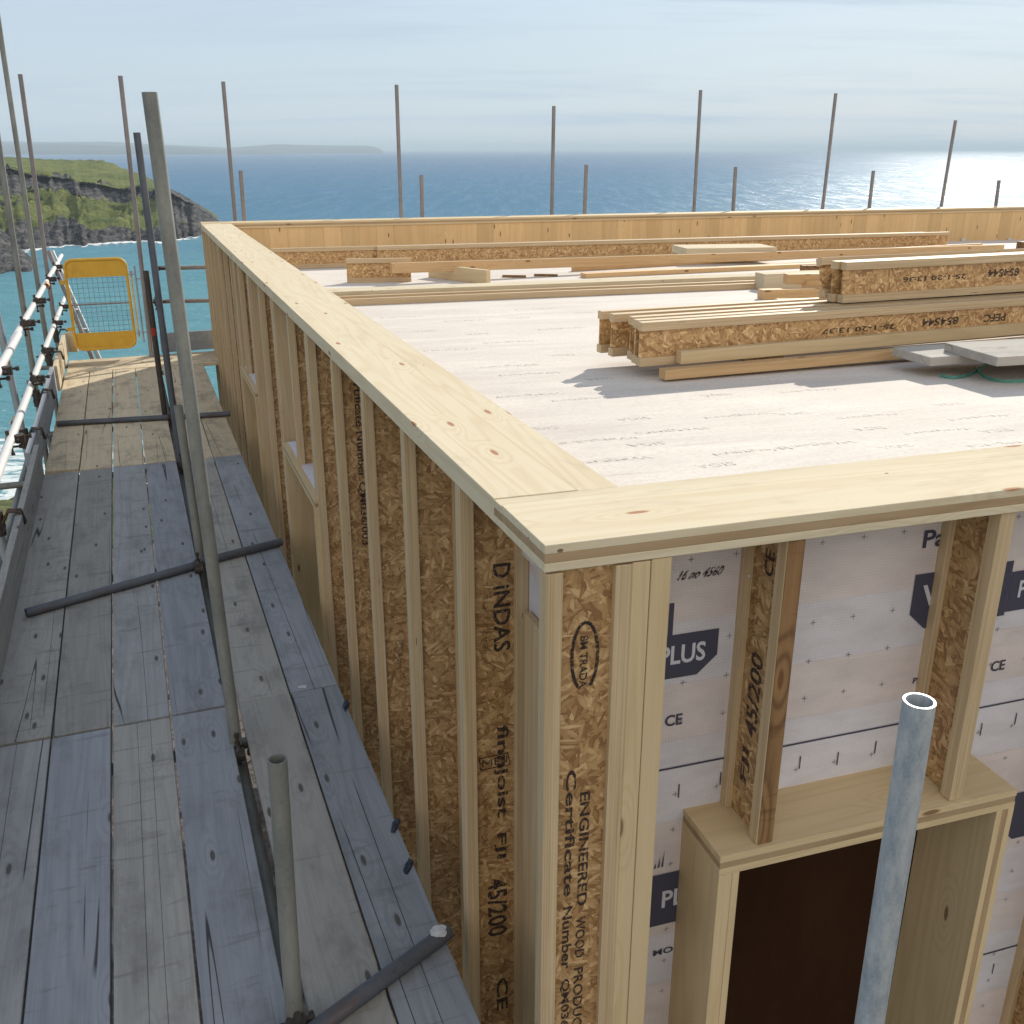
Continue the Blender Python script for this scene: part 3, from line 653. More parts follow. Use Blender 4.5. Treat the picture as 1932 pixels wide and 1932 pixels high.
skin(frame(Vector((A.x, A.y, Z0-CB-.002))+nL*.203+d1*.22, d1, UP0), WLEN-.3, (-.05, 0), [(3.11-.22, 4.19-.22, 1.72-CB), (5.69-.22, 6.65-.22, 1.72-CB)])
# laminated filler low in the corner pocket
pk = PPL(1000, 1158, LW(0, .19, 1), nL)
put('filler_post', boxmesh([(0, 4.3, -.25, .25, 0, .02)], .001), 'lvl', frame(Vector((LW(.33, .178, 1).x, LW(.33, .178, 1).y, pk.z)), Vector((0, 0, -1)), nL), house)
bwp = frame(BW(0, .22, CB+.002), d2, Vector((0, 0, 1)))
put('wall_panel', boxmesh([(0, 16, 0, .05, -7.35, 0)], 0), 'clt', bwp, house)
fe_ = frame(A+d2*FLEN+Vector((0, 0, Z0-CB-.002)), nR, Vector((0, 0, 1)))
put('wall_panel', boxmesh([(0.2, 10.2, -.05, 0, -7.35, 0)], 0), 'clt', fe_, house)
# roof deck sloping gently away
c = [cut(.18), end+nL*.18, e0+d2*15.2+nR*.02, A+d2*(FLEN-.1)+nR*.1]
o0 = c[0]; Mr = frame(Vector((o0.x, o0.y, 0)), d2, Vector((0, 0, 1))); inv = Mr.inverted()
bm = bmesh.new(); top = [bm.verts.new(inv @ Vector((p.x, p.y, Z0-roofh(p.y)))) for p in c]; bot = [bm.verts.new(inv @ Vector((p.x, p.y, Z0-roofh(p.y)-.12))) for p in c]
bm.faces.new(top); bm.faces.new(bot)
for i in range(4): bm.faces.new((top[i], top[(i+1) % 4], bot[(i+1) % 4], bot[i]))
deck = bmput('roof_deck', bm, 'roof', Mr, house)
# printed words on the roof sheet
items = []
RN = Vector((0, .0241, 1)).normalized(); RN = Vector((0, 0.0241, 1)).normalized()
rx = (d2+Vector((0, 0, -0.0241*d2.y))).normalized()
def roofpt(x, y):
    for _ in range(1):
        r = ray(x, y); e = Vector((0, 0, Z0)); tt = 0.88/(-r.z-0.0241*r.y); return e+r*tt
Mt = frame(roofpt(1500, 800)+RN*0.0025, rx, RN) @ Matrix.Rotation(-math.pi/2, 4, 'X'); invt = Mt.inverted()
words = [('Wetguard', 1105, 752), ('SIGA', 1195, 790), ('Wetguard', 1270, 812), ('Wetguard', 1395, 783), ('SIGA', 1495, 780), ('Wetguard', 1540, 838), ('SIGA', 1352, 745), ('Wetguard', 1530, 736),
         ('Wetguard', 1640, 784), ('SIGA', 1640, 808), ('Wetguard', 1770, 812), ('SIGA', 1790, 762), ('Wetguard', 1850, 786), ('SIGA', 1690, 842), ('Wetguard', 1420, 850), ('SIGA', 1220, 838), ('Wetguard', 1150, 868), ('SIGA', 1350, 877),
         ('Wetguard', 1000, 745), ('SIGA', 1130, 715), ('Wetguard', 960, 690), ('SIGA', 1060, 670), ('Wetguard', 1000, 705), ('SIGA', 1020, 808), ('Wetguard', 1130, 830), ('Wetguard', 850, 660), ('SIGA', 900, 630), ('Wetguard', 960, 645), ('SIGA', 800, 625),
         ('Wetguard', 880, 605), ('SIGA', 980, 600), ('Wetguard', 1060, 620), ('Wetguard', 760, 598), ('SIGA', 1100, 590), ('Wetguard', 1010, 583), ('Wetguard', 1895, 836), ('SIGA', 1880, 812)]
for w, x, y in words:
    q = invt @ roofpt(x, y); L_, H_ = (.30, .045) if w == 'Wetguard' else (.14, .04)
    items.append((w, q.x-L_/2, q.x+L_/2, q.z-H_/2, q.z+H_/2, True, 0))
lettering(items, Mt, deck, 'roofink')

# studs of the left wall
SH = 4.6                         # joist stud length
def lstud(s, h0, L, flip=False):
    # local x down, y = along wall away from the camera, z = inward
    Mx = frame(LW(s+FL_W/2, 0.002, h0), Vector((0, 0, -1)), nL)
    return ijoist_parts(Mx, L, 'stud', house), Mx
def clampx(Mx, x, y, yoff=-.0065):
    o = Mx @ Vector((0, yoff, 0)); n = (Mx.to_3x3() @ Vector((0, 1, 0))); return Mx.inverted() @ PPL(x, y, o, n)
spos = [.603, 1.197, 1.802, 2.415, 3.055, 3.70, 4.37, 5.0, 5.665, 6.3, 6.62, 6.95, 7.55, 8.15, 8.7, 9.2, 9.6, 9.95]
studs = {}
for s in spos:
    win1 = 3.05 < s+.02 < 4.2 and s > 3.1; win2 = 5.66 < s < 6.7 and s > 5.7
    L = (1.70-CB-.003) if (win1 or win2) else SH
    studs[s] = lstud(s, CB+.003, L)
# extra laminated post between windows and double post
for s in (3.12, 4.30, 6.72, 5.60):
    Mx = frame(LW(s+.022, .003, CB+.004), Vector((0, 0, -1)), nL)
    put('post', boxmesh([(0, SH, -.0215, .0215, 0, .196)], .0015), 'lvl', Mx, house)
# corner joist on the end of the left wall, its web in the plane of the right wall
dR = d2                           # depth direction along the right wall
Mc = frame(RW(0.004, .0, CB+.006)+nR*.0235, Vector((0, 0, -1)), d2)
cs = ijoist_parts(Mc, SH+.3, 'stud', house)
cb_ = put('stud', boxmesh([(.0, SH+.3, -.022, .022, .204, .2475)], .0015), 'clt', frame(RW(0, .0235, CB+.004), Vector((0, 0, -1)), d2), house)
put('stud', boxmesh([(.0, SH+.3, -.022, .022, .2495, .2985)], .0015), 'clt', frame(RW(0, .0235, CB+.002), Vector((0, 0, -1)), d2), house)
# OSB closer behind the corner joist so the pocket reads as in the photo
put('stud', boxmesh([(0, SH, -.02, .02, 0, .1)], .001), 'lvl', frame(RW(0.215, .16, CB+.006), Vector((0, 0, -1)), d2), house)

# lettering on the left studs
w1, M1 = studs[.603]
def span(Mx, ya, yb, xc, za, zb_, text, flip=False, sh=0):
    a = clampx(Mx, xc, ya).x; b_ = clampx(Mx, xc, yb).x; return (text, a, b_, za, zb_, flip, sh)
def off(Mx): return Mx @ Matrix.Translation((0, -.0066, 0))
lettering([span(M1, 1062, 1090, 950, .098, .150, 'D'), span(M1, 1104, 1228, 950, .098, .150, 'iNDAS'), span(M1, 1368, 1541, 950, .096, .144, 'finnjoist'), span(M1, 1572, 1620, 945, .096, .136, 'FJI'), span(M1, 1656, 1764, 943, .072, .138, '45/200'), span(M1, 1846, 1906, 945, .10, .14, 'CE')], off(M1), w1)
lettering([span(M1, 1118, 1224, 932, .066, .090, 'australia'), span(M1, 1460, 1616, 935, .062, .080, 'www.metsawood.com'), span(M1, 1835, 1940, 935, .060, .072, 'ETA-02/0026'), span(M1, 1830, 1950, 945, .078, .089, '1224-CPR-0001')], off(M1), w1, 'ink_faint')
q = clampx(M1, 940, 1440).x
lettering([], off(M1), w1, 'ink', polys=[p for pl in (stroke([(q-.03, .05), (q-.03, .14), (q+.012, .15), (q+.012, .055)], .004, True), stroke([(q+.002, .06), (q-.02, .062), (q-.005, .075), (q-.02, .088), (q+.002, .09)], .004), stroke([(q-.02, .115), (q-.02, .1), (q+.002, .1), (q+.002, .115)], .004), stroke([(q-.008, .1), (q-.008, .112)], .004), stroke([(q+.002, .122), (q-.02, .122), (q+.002, .137), (q-.02, .138)], .004)) for p in pl])
w2, M2 = studs[1.802]
w3, M3 = studs[2.415]
lettering([span(M3, 690, 1030, 676, .085, .125, 'Certificate Number QM036/003')], off(M3), w3, 'ink')
lettering([span(M2, 1090, 1180, 700, .07, .09, '25-1-20 13:41'), span(M2, 1215, 1285, 703, .085, .12, '854544')], off(M2), w2, 'ink_faint')
# corner web lettering
def cspan(ya, yb, xc, za, zb_, text): return span(Mc, ya, yb, xc, za, zb_, text)
items = [cspan(1494, 1707, 1105, .098, .124, 'ENGINEERED'), cspan(1727, 1804, 1103, .096, .122, 'WOOD'), cspan(1823, 1962, 1100, .094, .120, 'PRODUCTS'),
         cspan(1452, 1689, 1083, .062, .088, 'Certificate'), cspan(1709, 1826, 1078, .060, .086, 'Number'), cspan(1845, 1985, 1075, .058, .084, 'QM036/003')]
a = clampx(Mc, 1100, 1200).x; b_ = clampx(Mc, 1098, 1298).x
items.append(('BM TRADA', a, b_, .088, .107, False, 0))
pc = (clampx(Mc, 1100, 1175).x, clampx(Mc, 1098, 1302).x); cxm = (pc[0]+pc[1])/2; rxm = (pc[1]-pc[0])/2
ell = [(cxm+rxm*math.cos(R(k)), .100+.031*math.sin(R(k))) for k in range(28, 350, 12)]
lettering(items, off(Mc), cs, 'ink', polys=stroke(ell, .008))
lettering([('+ STRUCTURAN', *[0]*0, clampx(Mc, 1055, 1560).x, clampx(Mc, 1055, 1560).x+.018, .05, .15)], off(Mc), cs, 'ink_faint') if False else None

# left wall window boxes
def lwindow(sa, sb, h0=1.70, deepz=2.6):
    box = empty('window_box', frame(LW(sa, 0, h0+deepz), d1, Vector((0, 0, 1))), None, None); box.parent = house
    box.matrix_basis = WM[house].inverted() @ WM[box]
    WMX = lambda s, h: frame(LW(s, -.015, h), d1, Vector((0, 0, 1)))
    L = sb-sa
    # header: local y points left of d1 => outward; wall depth is -y
    put('header', boxmesh([(0, L, -.29, .0, -.0199, 0, 0), (.001, L-.001, -.289, -.001, -.0399, -.0201, 1), (0, L, -.29, 0, -.06, -.0401, 0)], .0008), ['clt', 'clt_core'], WMX(sa, h0), box)
    put('ledge_sheet', boxmesh([(.012, L-.012, -.20, -.03, .0008, .003)], 0), 'ledge', WMX(sa, h0), box)
    for ss in (sa, sb-.06):
        put('jamb', boxmesh([(-deepz, 0, -.29, 0, 0, .0199, 0), (-deepz, 0, -.289, -.001, .0201, .0399, 1), (-deepz, 0, -.29, 0, .0401, .06, 0)], .0008), ['clt', 'clt_core'], frame(LW(ss+.06, -.0155, h0+.0605), Vector((0, 0, 1)), -d1), box)
    put('opening_panel', boxmesh([(0.061, L-.061, -.30, -.28, -deepz, -.061)], 0), 'dark', WMX(sa, h0), box)
    return box
def fixjamb(): pass
lwindow(3.08, 4.22); lwindow(5.66, 6.68)

# right wall window box
h0 = 1.695
sa, sb = .484, 1.422
rbox = empty('window_box', frame(RW(sa, 0, h0+3), d2, Vector((0, 0, 1)))); rbox.parent = house; rbox.matrix_basis = WM[house].inverted() @ WM[rbox]
FR = frame(RW(sa, -.004, h0), d2, Vector((0, 0, 1)))      # local y inward
put('header', boxmesh([(0, sb-sa, 0, .30, -.0199, 0, 0), (.001, sb-sa-.001, .0015, .299, -.0399, -.0201, 1), (0, sb-sa, 0, .30, -.06, -.0401, 0)], .0008), ['clt', 'clt_core'], FR, rbox)
for ss, nm in ((sa, 0), (sb-.06, 1)):
    if nm == 0:
        bx = [(-3, 0, -.06, 0, 0, .30, 0)]      # solid laminated edge facing out
    Mj = frame(RW(ss, -.0045, h0+.0605), Vector((0, 0, 1)), nR)   # local y: z cross x = nR x up
    yd = (Mj.to_3x3() @ Vector((0, 1, 0))).dot(d2)
    sg = 1 if yd > 0 else -1
    def yy(a, b): return (a, b) if sg > 0 else (-b, -a)
    put('jamb', boxmesh([(-3, 0, *yy(0, .0199), 0, .30, 0), (-3, 0, *yy(.0201, .0399), .0015, .299, 1 if nm else 0), (-3, 0, *yy(.0401, .06), 0, .30, 0)], .0008), ['clt', 'clt_core'], Mj, rbox)
put('opening_panel', boxmesh([(.061, sb-sa-.061, .275, .29, -3, -.061)], 0), 'dark', FR, rbox)
# right wall studs
def rstud(s, L, n0=0.010, dep=DEP):
    Mx = frame(RW(s+FL_W/2, dep+n0, CB+.003), Vector((0, 0, -1)), -nR)  # local z outward
    return Mx, ijoist_parts(Mx, L, 'stud', house, dep)
Mx2, r2 = rstud(.595, h0-CB-.004)
put('stud', boxmesh([(0.001, h0-CB-.005, FL_W/2+.001, FL_W/2+.012, DEP-.055, DEP+.001)], .001), 'stain', Mx2, house) if False else None
Mx3, r3 = rstud(1.20, h0-CB-.004)
rstud(1.80, SH); rstud(2.4, SH); rstud(3.0, SH); rstud(3.6, SH); rstud(4.2, SH); rstud(4.8, SH)
for s_ in (1.475,):
    put('stud', boxmesh([(0, SH, -.022, .022, 0, .045)], .0015), 'clt', frame(RW(s_, .16, h0+.25), Vector((0, 0, -1)), nR), house)
put('stud', boxmesh([(0, h0-CB-.006, -.0005, .004, .001, .0455)], .001), 'stain', frame(RW(.596, .008, CB+.004), Vector((0, 0, -1)), d2), house)
a0 = clampx(Mx2, 1440, 1030).x
def rspan(xa, ya, xb, yb, za, zb_, text, sh=0): return (text, clampx(Mx2, xa, ya).x, clampx(Mx2, xb, yb).x, za, zb_, True, sh)
lettering([rspan(1448, 1250, 1418, 1392, .07, .125, '45/200', .0), rspan(1425, 1430, 1415, 1490, .07, .11, 'FJI'), rspan(1450, 1035, 1440, 1080, .09, .13, 'CE')], off(Mx2), r2, 'ink')
lettering([rspan(1465, 1100, 1450, 1225, .05, .072, 'S/A 0899 855'), rspan(1470, 1040, 1455, 1160, .13, .147, 'ETA-02/0026 13:45'), rspan(1435, 1420, 1425, 1540, .052, .066, 'www.metsawood.com')], off(Mx2), r2, 'ink_faint')
bm = bmesh.new(); bmesh.ops.create_cone(bm, cap_ends=True, segments=14, radius1=.005, radius2=.004, depth=.002)
sp_ = PPL(1413, 1087, RW(.595, 0, 1), d2); bmput('screw', bm, 'bracket', frame(sp_+d2*-.001, nR, -d2) , house)

# membrane printing on the right wall
Ml = frame(Vector((0, 0, 0))+RW(0, .2005, 0), d2, Vector((0, 0, 1)))   # faces -y = outward
def mpt(x, y): q = Ml.inverted() @ PPL(x, y, RW(0, .2005, 1), nR); return q.x, q.z
polys = []
for k in range(60):             # rows of small crosses
    for j in range(26):
        cx_, cz_ = .33+j*.125+(k % 2)*.0, -.95-k*.115-(j*.0)
        if k % 4 == 1 or (cx_ > 14): continue
        polys += stroke([(cx_-.008, cz_), (cx_+.008, cz_)], .0012)+stroke([(cx_, cz_-.008), (cx_, cz_+.008)], .0012)
for zz_ in (-1.553, -2.55, -3.55):
    polys += [p for xa, xb in (((.30, 6),) if zz_ > -1.6 else ((.30, .48), (1.43, 6))) for p in stroke([(xa, zz_), (xb, zz_)], .006)]
    for j in range(60): polys += stroke([(.34+j*.125, zz_-.045-(j % 2)*.012), (.34+j*.125, zz_-.085-(j % 2)*.014)], .004)
def inhole(pl): return all(.47 < x < 1.435 and z < -1.68 for x, z in pl)
def pent(x0, x1, z0, z1, c=.06, left=True):
    return [(x0, z1), (x1, z1), (x1, z0), (x0+c*1.1, z0), (x0, z0+c)] if left else [(x0, z1), (x1, z1), (x1, z0+c), (x1-c*1.1, z0), (x0, z0)]
x_, z_ = mpt(1357, 1185)
logos = []; wl = []
def logo(xr, zt_, first=False):               # right edge and top of the dark shape
    if not first:
        logos.append(pent(xr-.53, xr-.20, zt_-.135, zt_+.035, .05)); wl.append(('VAP', xr-.50, xr-.33, zt_-.065, zt_+.0, False, 0))
    logos.extend([pent(xr-.198, xr, zt_-.125, zt_, .05, False), [(xr-.145, zt_), (xr-.132, zt_), (xr-.132, zt_+.09), (xr-.145, zt_+.09)]])
    wl.append(('PLUS', xr-.165, xr-.035, zt_-.085, zt_-.03, False, 0))
logo(x_, z_, True); logo(x_+1.12, z_+.035); logo(x_+2.18, z_); logo(x_+3.27, z_)
for sx_, sz_ in ((.30, -1.96), (1.62, -1.96), (2.7, -1.98)):
    logos.append(pent(sx_, sx_+.30, sz_-.12, sz_+.06, .05, True)); wl.append(('PLUS', sx_+.135, sx_+.285, sz_-.06, sz_-.0, False, 0))
    for k in range(7): polys.append([(sx_+.06+k*.011, sz_+.085), (sx_+.066+k*.011, sz_+.085), (sx_+.062+k*.012, sz_+.12+.02*math.sin(k*1.3))])
rl_ = lettering([('Pavatex', *[mpt(1740, 1035)[0], mpt(1740, 1035)[0]+.26], mpt(1740, 1035)[1], mpt(1740, 1035)[1]+.052, False, 0),
           ('CE', mpt(1255, 1362)[0], mpt(1255, 1362)[0]+.05, mpt(1255, 1372)[1], mpt(1255, 1372)[1]+.034, False, 0), ('CE', mpt(1870, 1260)[0], mpt(1870, 1260)[0]+.05, mpt(1885, 1265)[1], mpt(1885, 1265)[1]+.034, False, 0),
           ('PAVATEX', mpt(1722, 1290)[0], mpt(1722, 1290)[0]+.12, mpt(1722, 1290)[1], mpt(1722, 1290)[1]+.018, False, 0),
           ('MONTAGE', mpt(1232, 1805)[0], mpt(1232, 1805)[0]+.2, mpt(1232, 1805)[1], mpt(1232, 1805)[1]+.022, False, 0)], Ml, rs, 'navy', polys=[p for p in polys if not inhole(p)]+logos)
lettering(wl, Ml @ Matrix.Translation((0, -.0008, 0)), rs, 'white_ink')
hx, hz_ = mpt(1277, 1096)
lettering([('16 no 4560', hx, hx+.12, hz_, hz_+.026, False, .12)], Ml @ Matrix.Translation((0, -.0008, 0)), rs, 'ink', 'handwriting')
# zinc brackets on the back parapet
for px in (1818, 1905):
    pb = PPL(px, 452, BW(0, 0, 1), nR); bm = bmesh.new()
    me = boxmesh([(-.035, .035, -.004, .0, 0, .09), (-.035, .035, -.05, 0, 0, .004), (-.015, .015, -.008, -.004, .055, .075)], .001)
    put('bracket', me, 'bracket', frame(pb+Vector((0, 0, -.07)), d2, Vector((0, 0, 1))), house)

# ------------------------------------------------------------------ SCAFFOLD
scf = empty('scaffold', Matrix.Translation(PF(5, 1.64, 8.2)), 'tube scaffold with dark couplers and two pale guard rails along the walkway', 'scaffold')
def couple(p, a, b, parent, nm='coupler'):
    """clamp joining a tube along a with one along b at p"""
    bm = bmesh.new(); a = a.normalized(); b = b.normalized(); n = a.cross(b).normalized()
    q = frame(p, a, n)
    for ax, c0 in ((a, p), (b, p+n*.05)):
        cyl(bm, c0-ax*.023, c0+ax*.023, .0285, 14)
        s = ax.cross(n).normalized()
        for k in (-1, 1):
            cyl(bm, c0+s*k*.028-n*.012, c0+s*k*.052-n*.012, .011, 8)
        cyl(bm, c0+s*.045-n*.035, c0+s*.045+n*.055, .007, 8); cyl(bm, c0+s*.045+n*.038, c0+s*.045+n*.058, .013, 6)
        cyl(bm, c0+s*.05, c0+s*.095, .006, 8); cyl(bm, c0+s*.08, c0+s*.096, .011, 6)
    return bmput(nm, bm, 'coupler', Matrix(), parent)
UP = Vector((0, 0, 1))
def std(s, t_, tx, ty, mat, down=6.0, name='standard', label=None, h=2.25, parent=None):
    base = PF(s, t_, h); top = PY(tx, ty, base.y); d = (top-base).normalized(); low = base-d*(down/d.z)
    o = tube(name, low, top, mat, parent or scf)
    if label: o['label'] = label
    return base, top, d
# outer row
outs = []
for s, px, py, mt in ((11.07, 38, 140, 'browntube'), (9.61, -12, -20, 'oldgalv'), (7.74, -35, 60, 'oldgalv'), (6.35, -90, 200, 'galv'), (4.4, -260, 100, 'galv')):
    outs.append(std(s, 1.645, px, py, mt))
# inner row beside the wall
std(10.25, .62, 227, 143, 'browntube'); std(5.93, .554, 258, 250, 'darktube')
b8, t8, e8 = std(7.35, .60, 275, 511, 'coupler', label='short black standard with red paint marks')
for k in (.55, 1.35): tube('paint_mark', t8-e8*k, t8-e8*(k-.07), 'red_paint', scf, r=.0245, wall=.0004, depth=.001)
std(3.89, .557, 336, 765, 'oldgalv')
std(1.83, .573, 282, 174, 'oldgalv', label='thick looking tall dull grey standard nearest the camera')
std(.365, .572, 523, 1432, 'oldgalv', label='short open topped standard rising from the gap in the boards')
# guard rails
def rail(pts, t_, mat, name='guard_rail'):
    P_ = []
    for x, y in pts:
        P_.append(PPL(x, y, PF(0, t_), npf))
    return P_
u = rail([(116, 482), (22, 648)], 1.545, 'whitetube'); uu = rail([(30, 640), (-60, 800)], 1.50, 'w')
tube('guard_rail', uu[0]+(uu[0]-uu[1]).normalized()*.2, uu[0]+(uu[1]-uu[0])*3.2, 'whitetube', scf); tube('guard_rail', u[1]+(u[1]-u[0]).normalized()*.15, u[0], 'whitetube', scf)
l_ = rail([(122, 562), (47, 756)], 1.545, 'w'); l2_ = rail([(54, 740), (5, 868)], 1.50, 'w')
tube('guard_rail', l_[1]+(l_[1]-l_[0]).normalized()*.12, l_[0], 'whitetube', scf); tube('guard_rail', l2_[1]+(l2_[1]-l2_[0])*2.6, l2_[0], 'whitetube', scf)
for (b_, tp, d_), hts in zip(outs, ((.86, .40),)*5):
    for P0, P1 in ((u[0], uu[1]), (l_[0], l2_[1])):
        k = (b_-P0).dot(dp)/(P1-P0).dot(dp)
        if k < -.02: continue
        rp = P0+(P1-P0)*k
        couple(Vector((rp.x, rp.y, rp.z)), dp, UP, scf)
# joint sleeves on rails
for x, y, pts in ((88, 538, u), (30, 795, l2_), (4, 690, u)):
    p = PPL(x, y, PF(0, 1.52), npf); tube('rail_sleeve', p-dp*.06, p+dp*.06, 'timber', scf, r=.0265)
# toe boards outside edge
def toe(s0_, s1_, t_, mat, lab=None, extra=0.0, h=2.25):
    o = plank('toe_board', PF(s0_, t_, h+.03), PF(s1_, t_+extra, h+.03), .038, .252, mat, scf, seg=6, warp=.006)
    return o
toe(-1.7, 2.3, 1.535, 'board'); toe(2.33, 5.95, 1.530, 'board'); toe(5.75, 8.9, 1.575, 'board'); toe(8.92, 10.9, 1.55, 'newboard')
plank('toe_board', PF(10.5, .50), PF(10.58, -.6), .038, .222, 'board', scf)
plank('toe_board', PF(10.93, 1.52), PF(10.88, 1.42), .038, .23, 'newboard', scf)
# toe board clamps
for b_, tp, d_ in outs:
    p = b_-npf*.075+UP*.19; bm = bmesh.new()
    pts = [b_+UP*.12-npf*.0, b_+UP*.19-npf*.03, b_-npf*.06+UP*.245, b_-npf*.125+UP*.24, b_-npf*.14+UP*.16]
    for q in (-.02, -.007, .007, .02): sweep(bm, [p_+dp*q for p_ in pts], .010, 6)
    cyl(bm, b_+UP*.15-dp*.026, b_+UP*.15+dp*.026, .034, 12) ; cyl(bm, b_+UP*.2, b_+UP*.2+npf*.12, .009, 8); cyl(bm, b_+UP*.2+npf*.08, b_+UP*.2+npf*.1, .016, 6)
    cyl(bm, b_+UP*.1, b_+UP*.25, .032, 12)
    bmput('board_clamp', bm, 'coupler', Matrix(), scf)
# tubes lying across the walkway
r_ = .02415
def lay(s0_, t0, s1_, t1, mat='darktube', z=.0, lab=None):
    p0 = PF(s0_, t0, 2.25-r_-.001-z); p1 = PF(s1_, t1, 2.25-r_-.001-z); o = tube('transom', p0, p1, mat, scf, depth=.25)
    if lab: o['label'] = lab
    return p0, p1
lay(3.37, 1.449, 3.695, .61); lay(3.73, .59, 3.893, .084); lay(7.341, 1.487, 7.16, .05)
lay(.22, .70, .516, .085)
p_ = PF(.5, .115, 2.25-2*r_); bm = bmesh.new(); bmesh.ops.create_icosphere(bm, subdivisions=3, radius=.016)
for v in bm.verts: v.co = Vector((v.co.x*1.6, v.co.y*1.3, v.co.z*.22))*(1+.6*noise.noise(v.co*90))
bmput('paint_daub', bm, 'paintblob', Matrix.Translation(p_+Vector((0, 0, .001))), scf)
for s, t_ in ((3.70, .58), (7.26, .56), (.33, .57), (1.83, .57), (5.93, .55)):
    couple(PF(s, t_, 2.25+(.03 if s in (1.83, 5.93) else -.025)), UP, npf, scf)
# ledgers and transoms below deck, braces
for s in (-1.2, .35, 1.86, 3.85, 5.9, 7.3, 9.6, 10.35):
    tube('transom', PF(s+.06, 1.9, 2.25+.07), PF(s+.06, .13, 2.25+.07), 'oldgalv', scf)
for t_ in (.56, 1.70):
    tube('ledger', PF(-2, t_, 2.25+.125), PF(11.3, t_, 2.25+.125), 'oldgalv', scf)
    tube('ledger', PF(-2, t_, 4.3), PF(11.3, t_, 4.3), 'oldgalv', scf)
for s in (1.9, 3.9, 5.9, 7.8, 9.6): tube('transom', PF(s, 1.95, 4.25), PF(s, .1, 4.25), 'oldgalv', scf)
tube('brace', PF(7.2, 1.72, 2.45), PF(9.9, 1.80, 5.6), 'darktube', scf); tube('brace', PY(85, 797, 9.0), PF(7.2, 1.5, 3.2), 'oldgalv', scf)
# lower boards glimpsed through the gap by the wall
for k in range(3):
    plank('lower_board', PF(-1.8, .35+.24*k, 4.2), PF(2.1, .35+.24*k, 4.2), .225, .038, 'board', scf)
# end rails beyond the gate
for y_ in (505, 568):
    pa = PY(292, y_+1, 11.55); pb = PY(392, y_-1, 11.95); e_ = (pb-pa)
    tube('guard_rail', pa, pb+e_*.3, 'browntube', scf); couple(pa+e_*.02, e_, UP, scf)

# walkway boards -------------------------------------------------------
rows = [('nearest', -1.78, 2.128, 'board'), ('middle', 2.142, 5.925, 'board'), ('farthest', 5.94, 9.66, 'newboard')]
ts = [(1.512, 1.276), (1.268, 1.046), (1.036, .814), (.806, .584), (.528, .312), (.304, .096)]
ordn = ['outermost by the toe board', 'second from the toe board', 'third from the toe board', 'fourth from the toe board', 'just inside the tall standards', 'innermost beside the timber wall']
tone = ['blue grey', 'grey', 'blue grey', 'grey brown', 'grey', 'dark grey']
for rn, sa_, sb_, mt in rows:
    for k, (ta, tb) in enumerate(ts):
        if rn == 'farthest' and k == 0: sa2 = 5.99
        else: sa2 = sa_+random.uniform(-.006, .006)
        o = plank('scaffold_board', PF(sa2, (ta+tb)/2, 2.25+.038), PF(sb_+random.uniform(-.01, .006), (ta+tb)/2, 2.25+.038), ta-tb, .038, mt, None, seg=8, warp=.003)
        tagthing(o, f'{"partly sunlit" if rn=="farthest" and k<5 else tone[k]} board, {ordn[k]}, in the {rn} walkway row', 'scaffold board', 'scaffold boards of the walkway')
for k in range(3):
    s = 9.79+k*.232
    o = plank('scaffold_board', PF(s, 1.50, 2.25+.038), PF(s+.02, -.55, 2.25+.038), .224, .038, 'newboard', None, seg=4, warp=.002)
    tagthing(o, f'sunlit board laid crosswise at the far walkway end, {["nearest", "middle", "farthest"][k]} of the three', 'scaffold board', 'scaffold boards of the walkway')

# gate ------------------------------------------------------------------
G0 = PF(10.33, 1.40, 2.13); gx = -npf; Mg = frame(G0, gx, UP)
gate = empty('safety_gate', Mg, 'yellow wire mesh safety gate with rounded corners at the end of the walkway', 'gate')
GW, GH = .63, .985
def rrect(w, h, r, x0=0, z0=0):
    out = []
    for cx_, cz_, a0_ in ((w-r, h-r, 0), (r, h-r, 90), (r, r, 180), (w-r, r, 270)):
        for k in range(7): a = R(a0_+15*k); out.append(Vector((x0+cx_+r*math.cos(a), 0, z0+cz_+r*math.sin(a))))
    return out
bm = bmesh.new(); sweep(bm, rrect(GW, GH, .085), .017, 8, True); bmput('frame', bm, 'yellow', Mg, gate)
for z0_, z1_ in ((.01, .185), (GH-.19, GH-.01)):
    low = z0_ < .5; bm = bmesh.new(); out = rrect(GW-.012, GH-.012, .08, .006, .006); 
    pts = [p for p in out if (p.z < z1_ if low else p.z > z0_)]
    if low: pts = [Vector((.006, 0, z1_))]+pts+[Vector((GW-.006, 0, z1_))]
    else: pts = [Vector((GW-.006, 0, z0_))]+pts+[Vector((.006, 0, z0_))]
    f = bm.faces.new([bm.verts.new(p+Vector((0, -.002, 0))) for p in pts]); e = bmesh.ops.extrude_face_region(bm, geom=[f])
    for v in e['geom']:
        if isinstance(v, bmesh.types.BMVert): v.co.y += .004
    bmput('panel', bm, 'yellow', Mg, gate)
bm = bmesh.new(); cyl(bm, Vector((.01, 0, .5)), Vector((GW-.01, 0, .5)), .010, 8); bmput('cross_bar', bm, 'browntube', Mg, gate)
bm = bmesh.new()
for k in range(11): x = .05+k*.053; cyl(bm, Vector((x, .004, .18)), Vector((x, .004, GH-.18)), .0018, 5)
for k in range(12): z = .20+k*.053; cyl(bm, Vector((.01, .001, z)), Vector((GW-.01, .001, z)), .0018, 5)
bmput('wire_mesh', bm, 'wire', Mg, gate)
for z in (.235, .75): put('stop_tab', boxmesh([(-.07, .0, -.004, .004, z-.022, z+.022)], .001), 'yellow', Mg, gate)
bm = bmesh.new(); cyl(bm, Vector((GW+.045, 0, .1)), Vector((GW+.045, 0, .84)), .007, 8); bmput('hinge_rod', bm, 'yellow', Mg, gate)
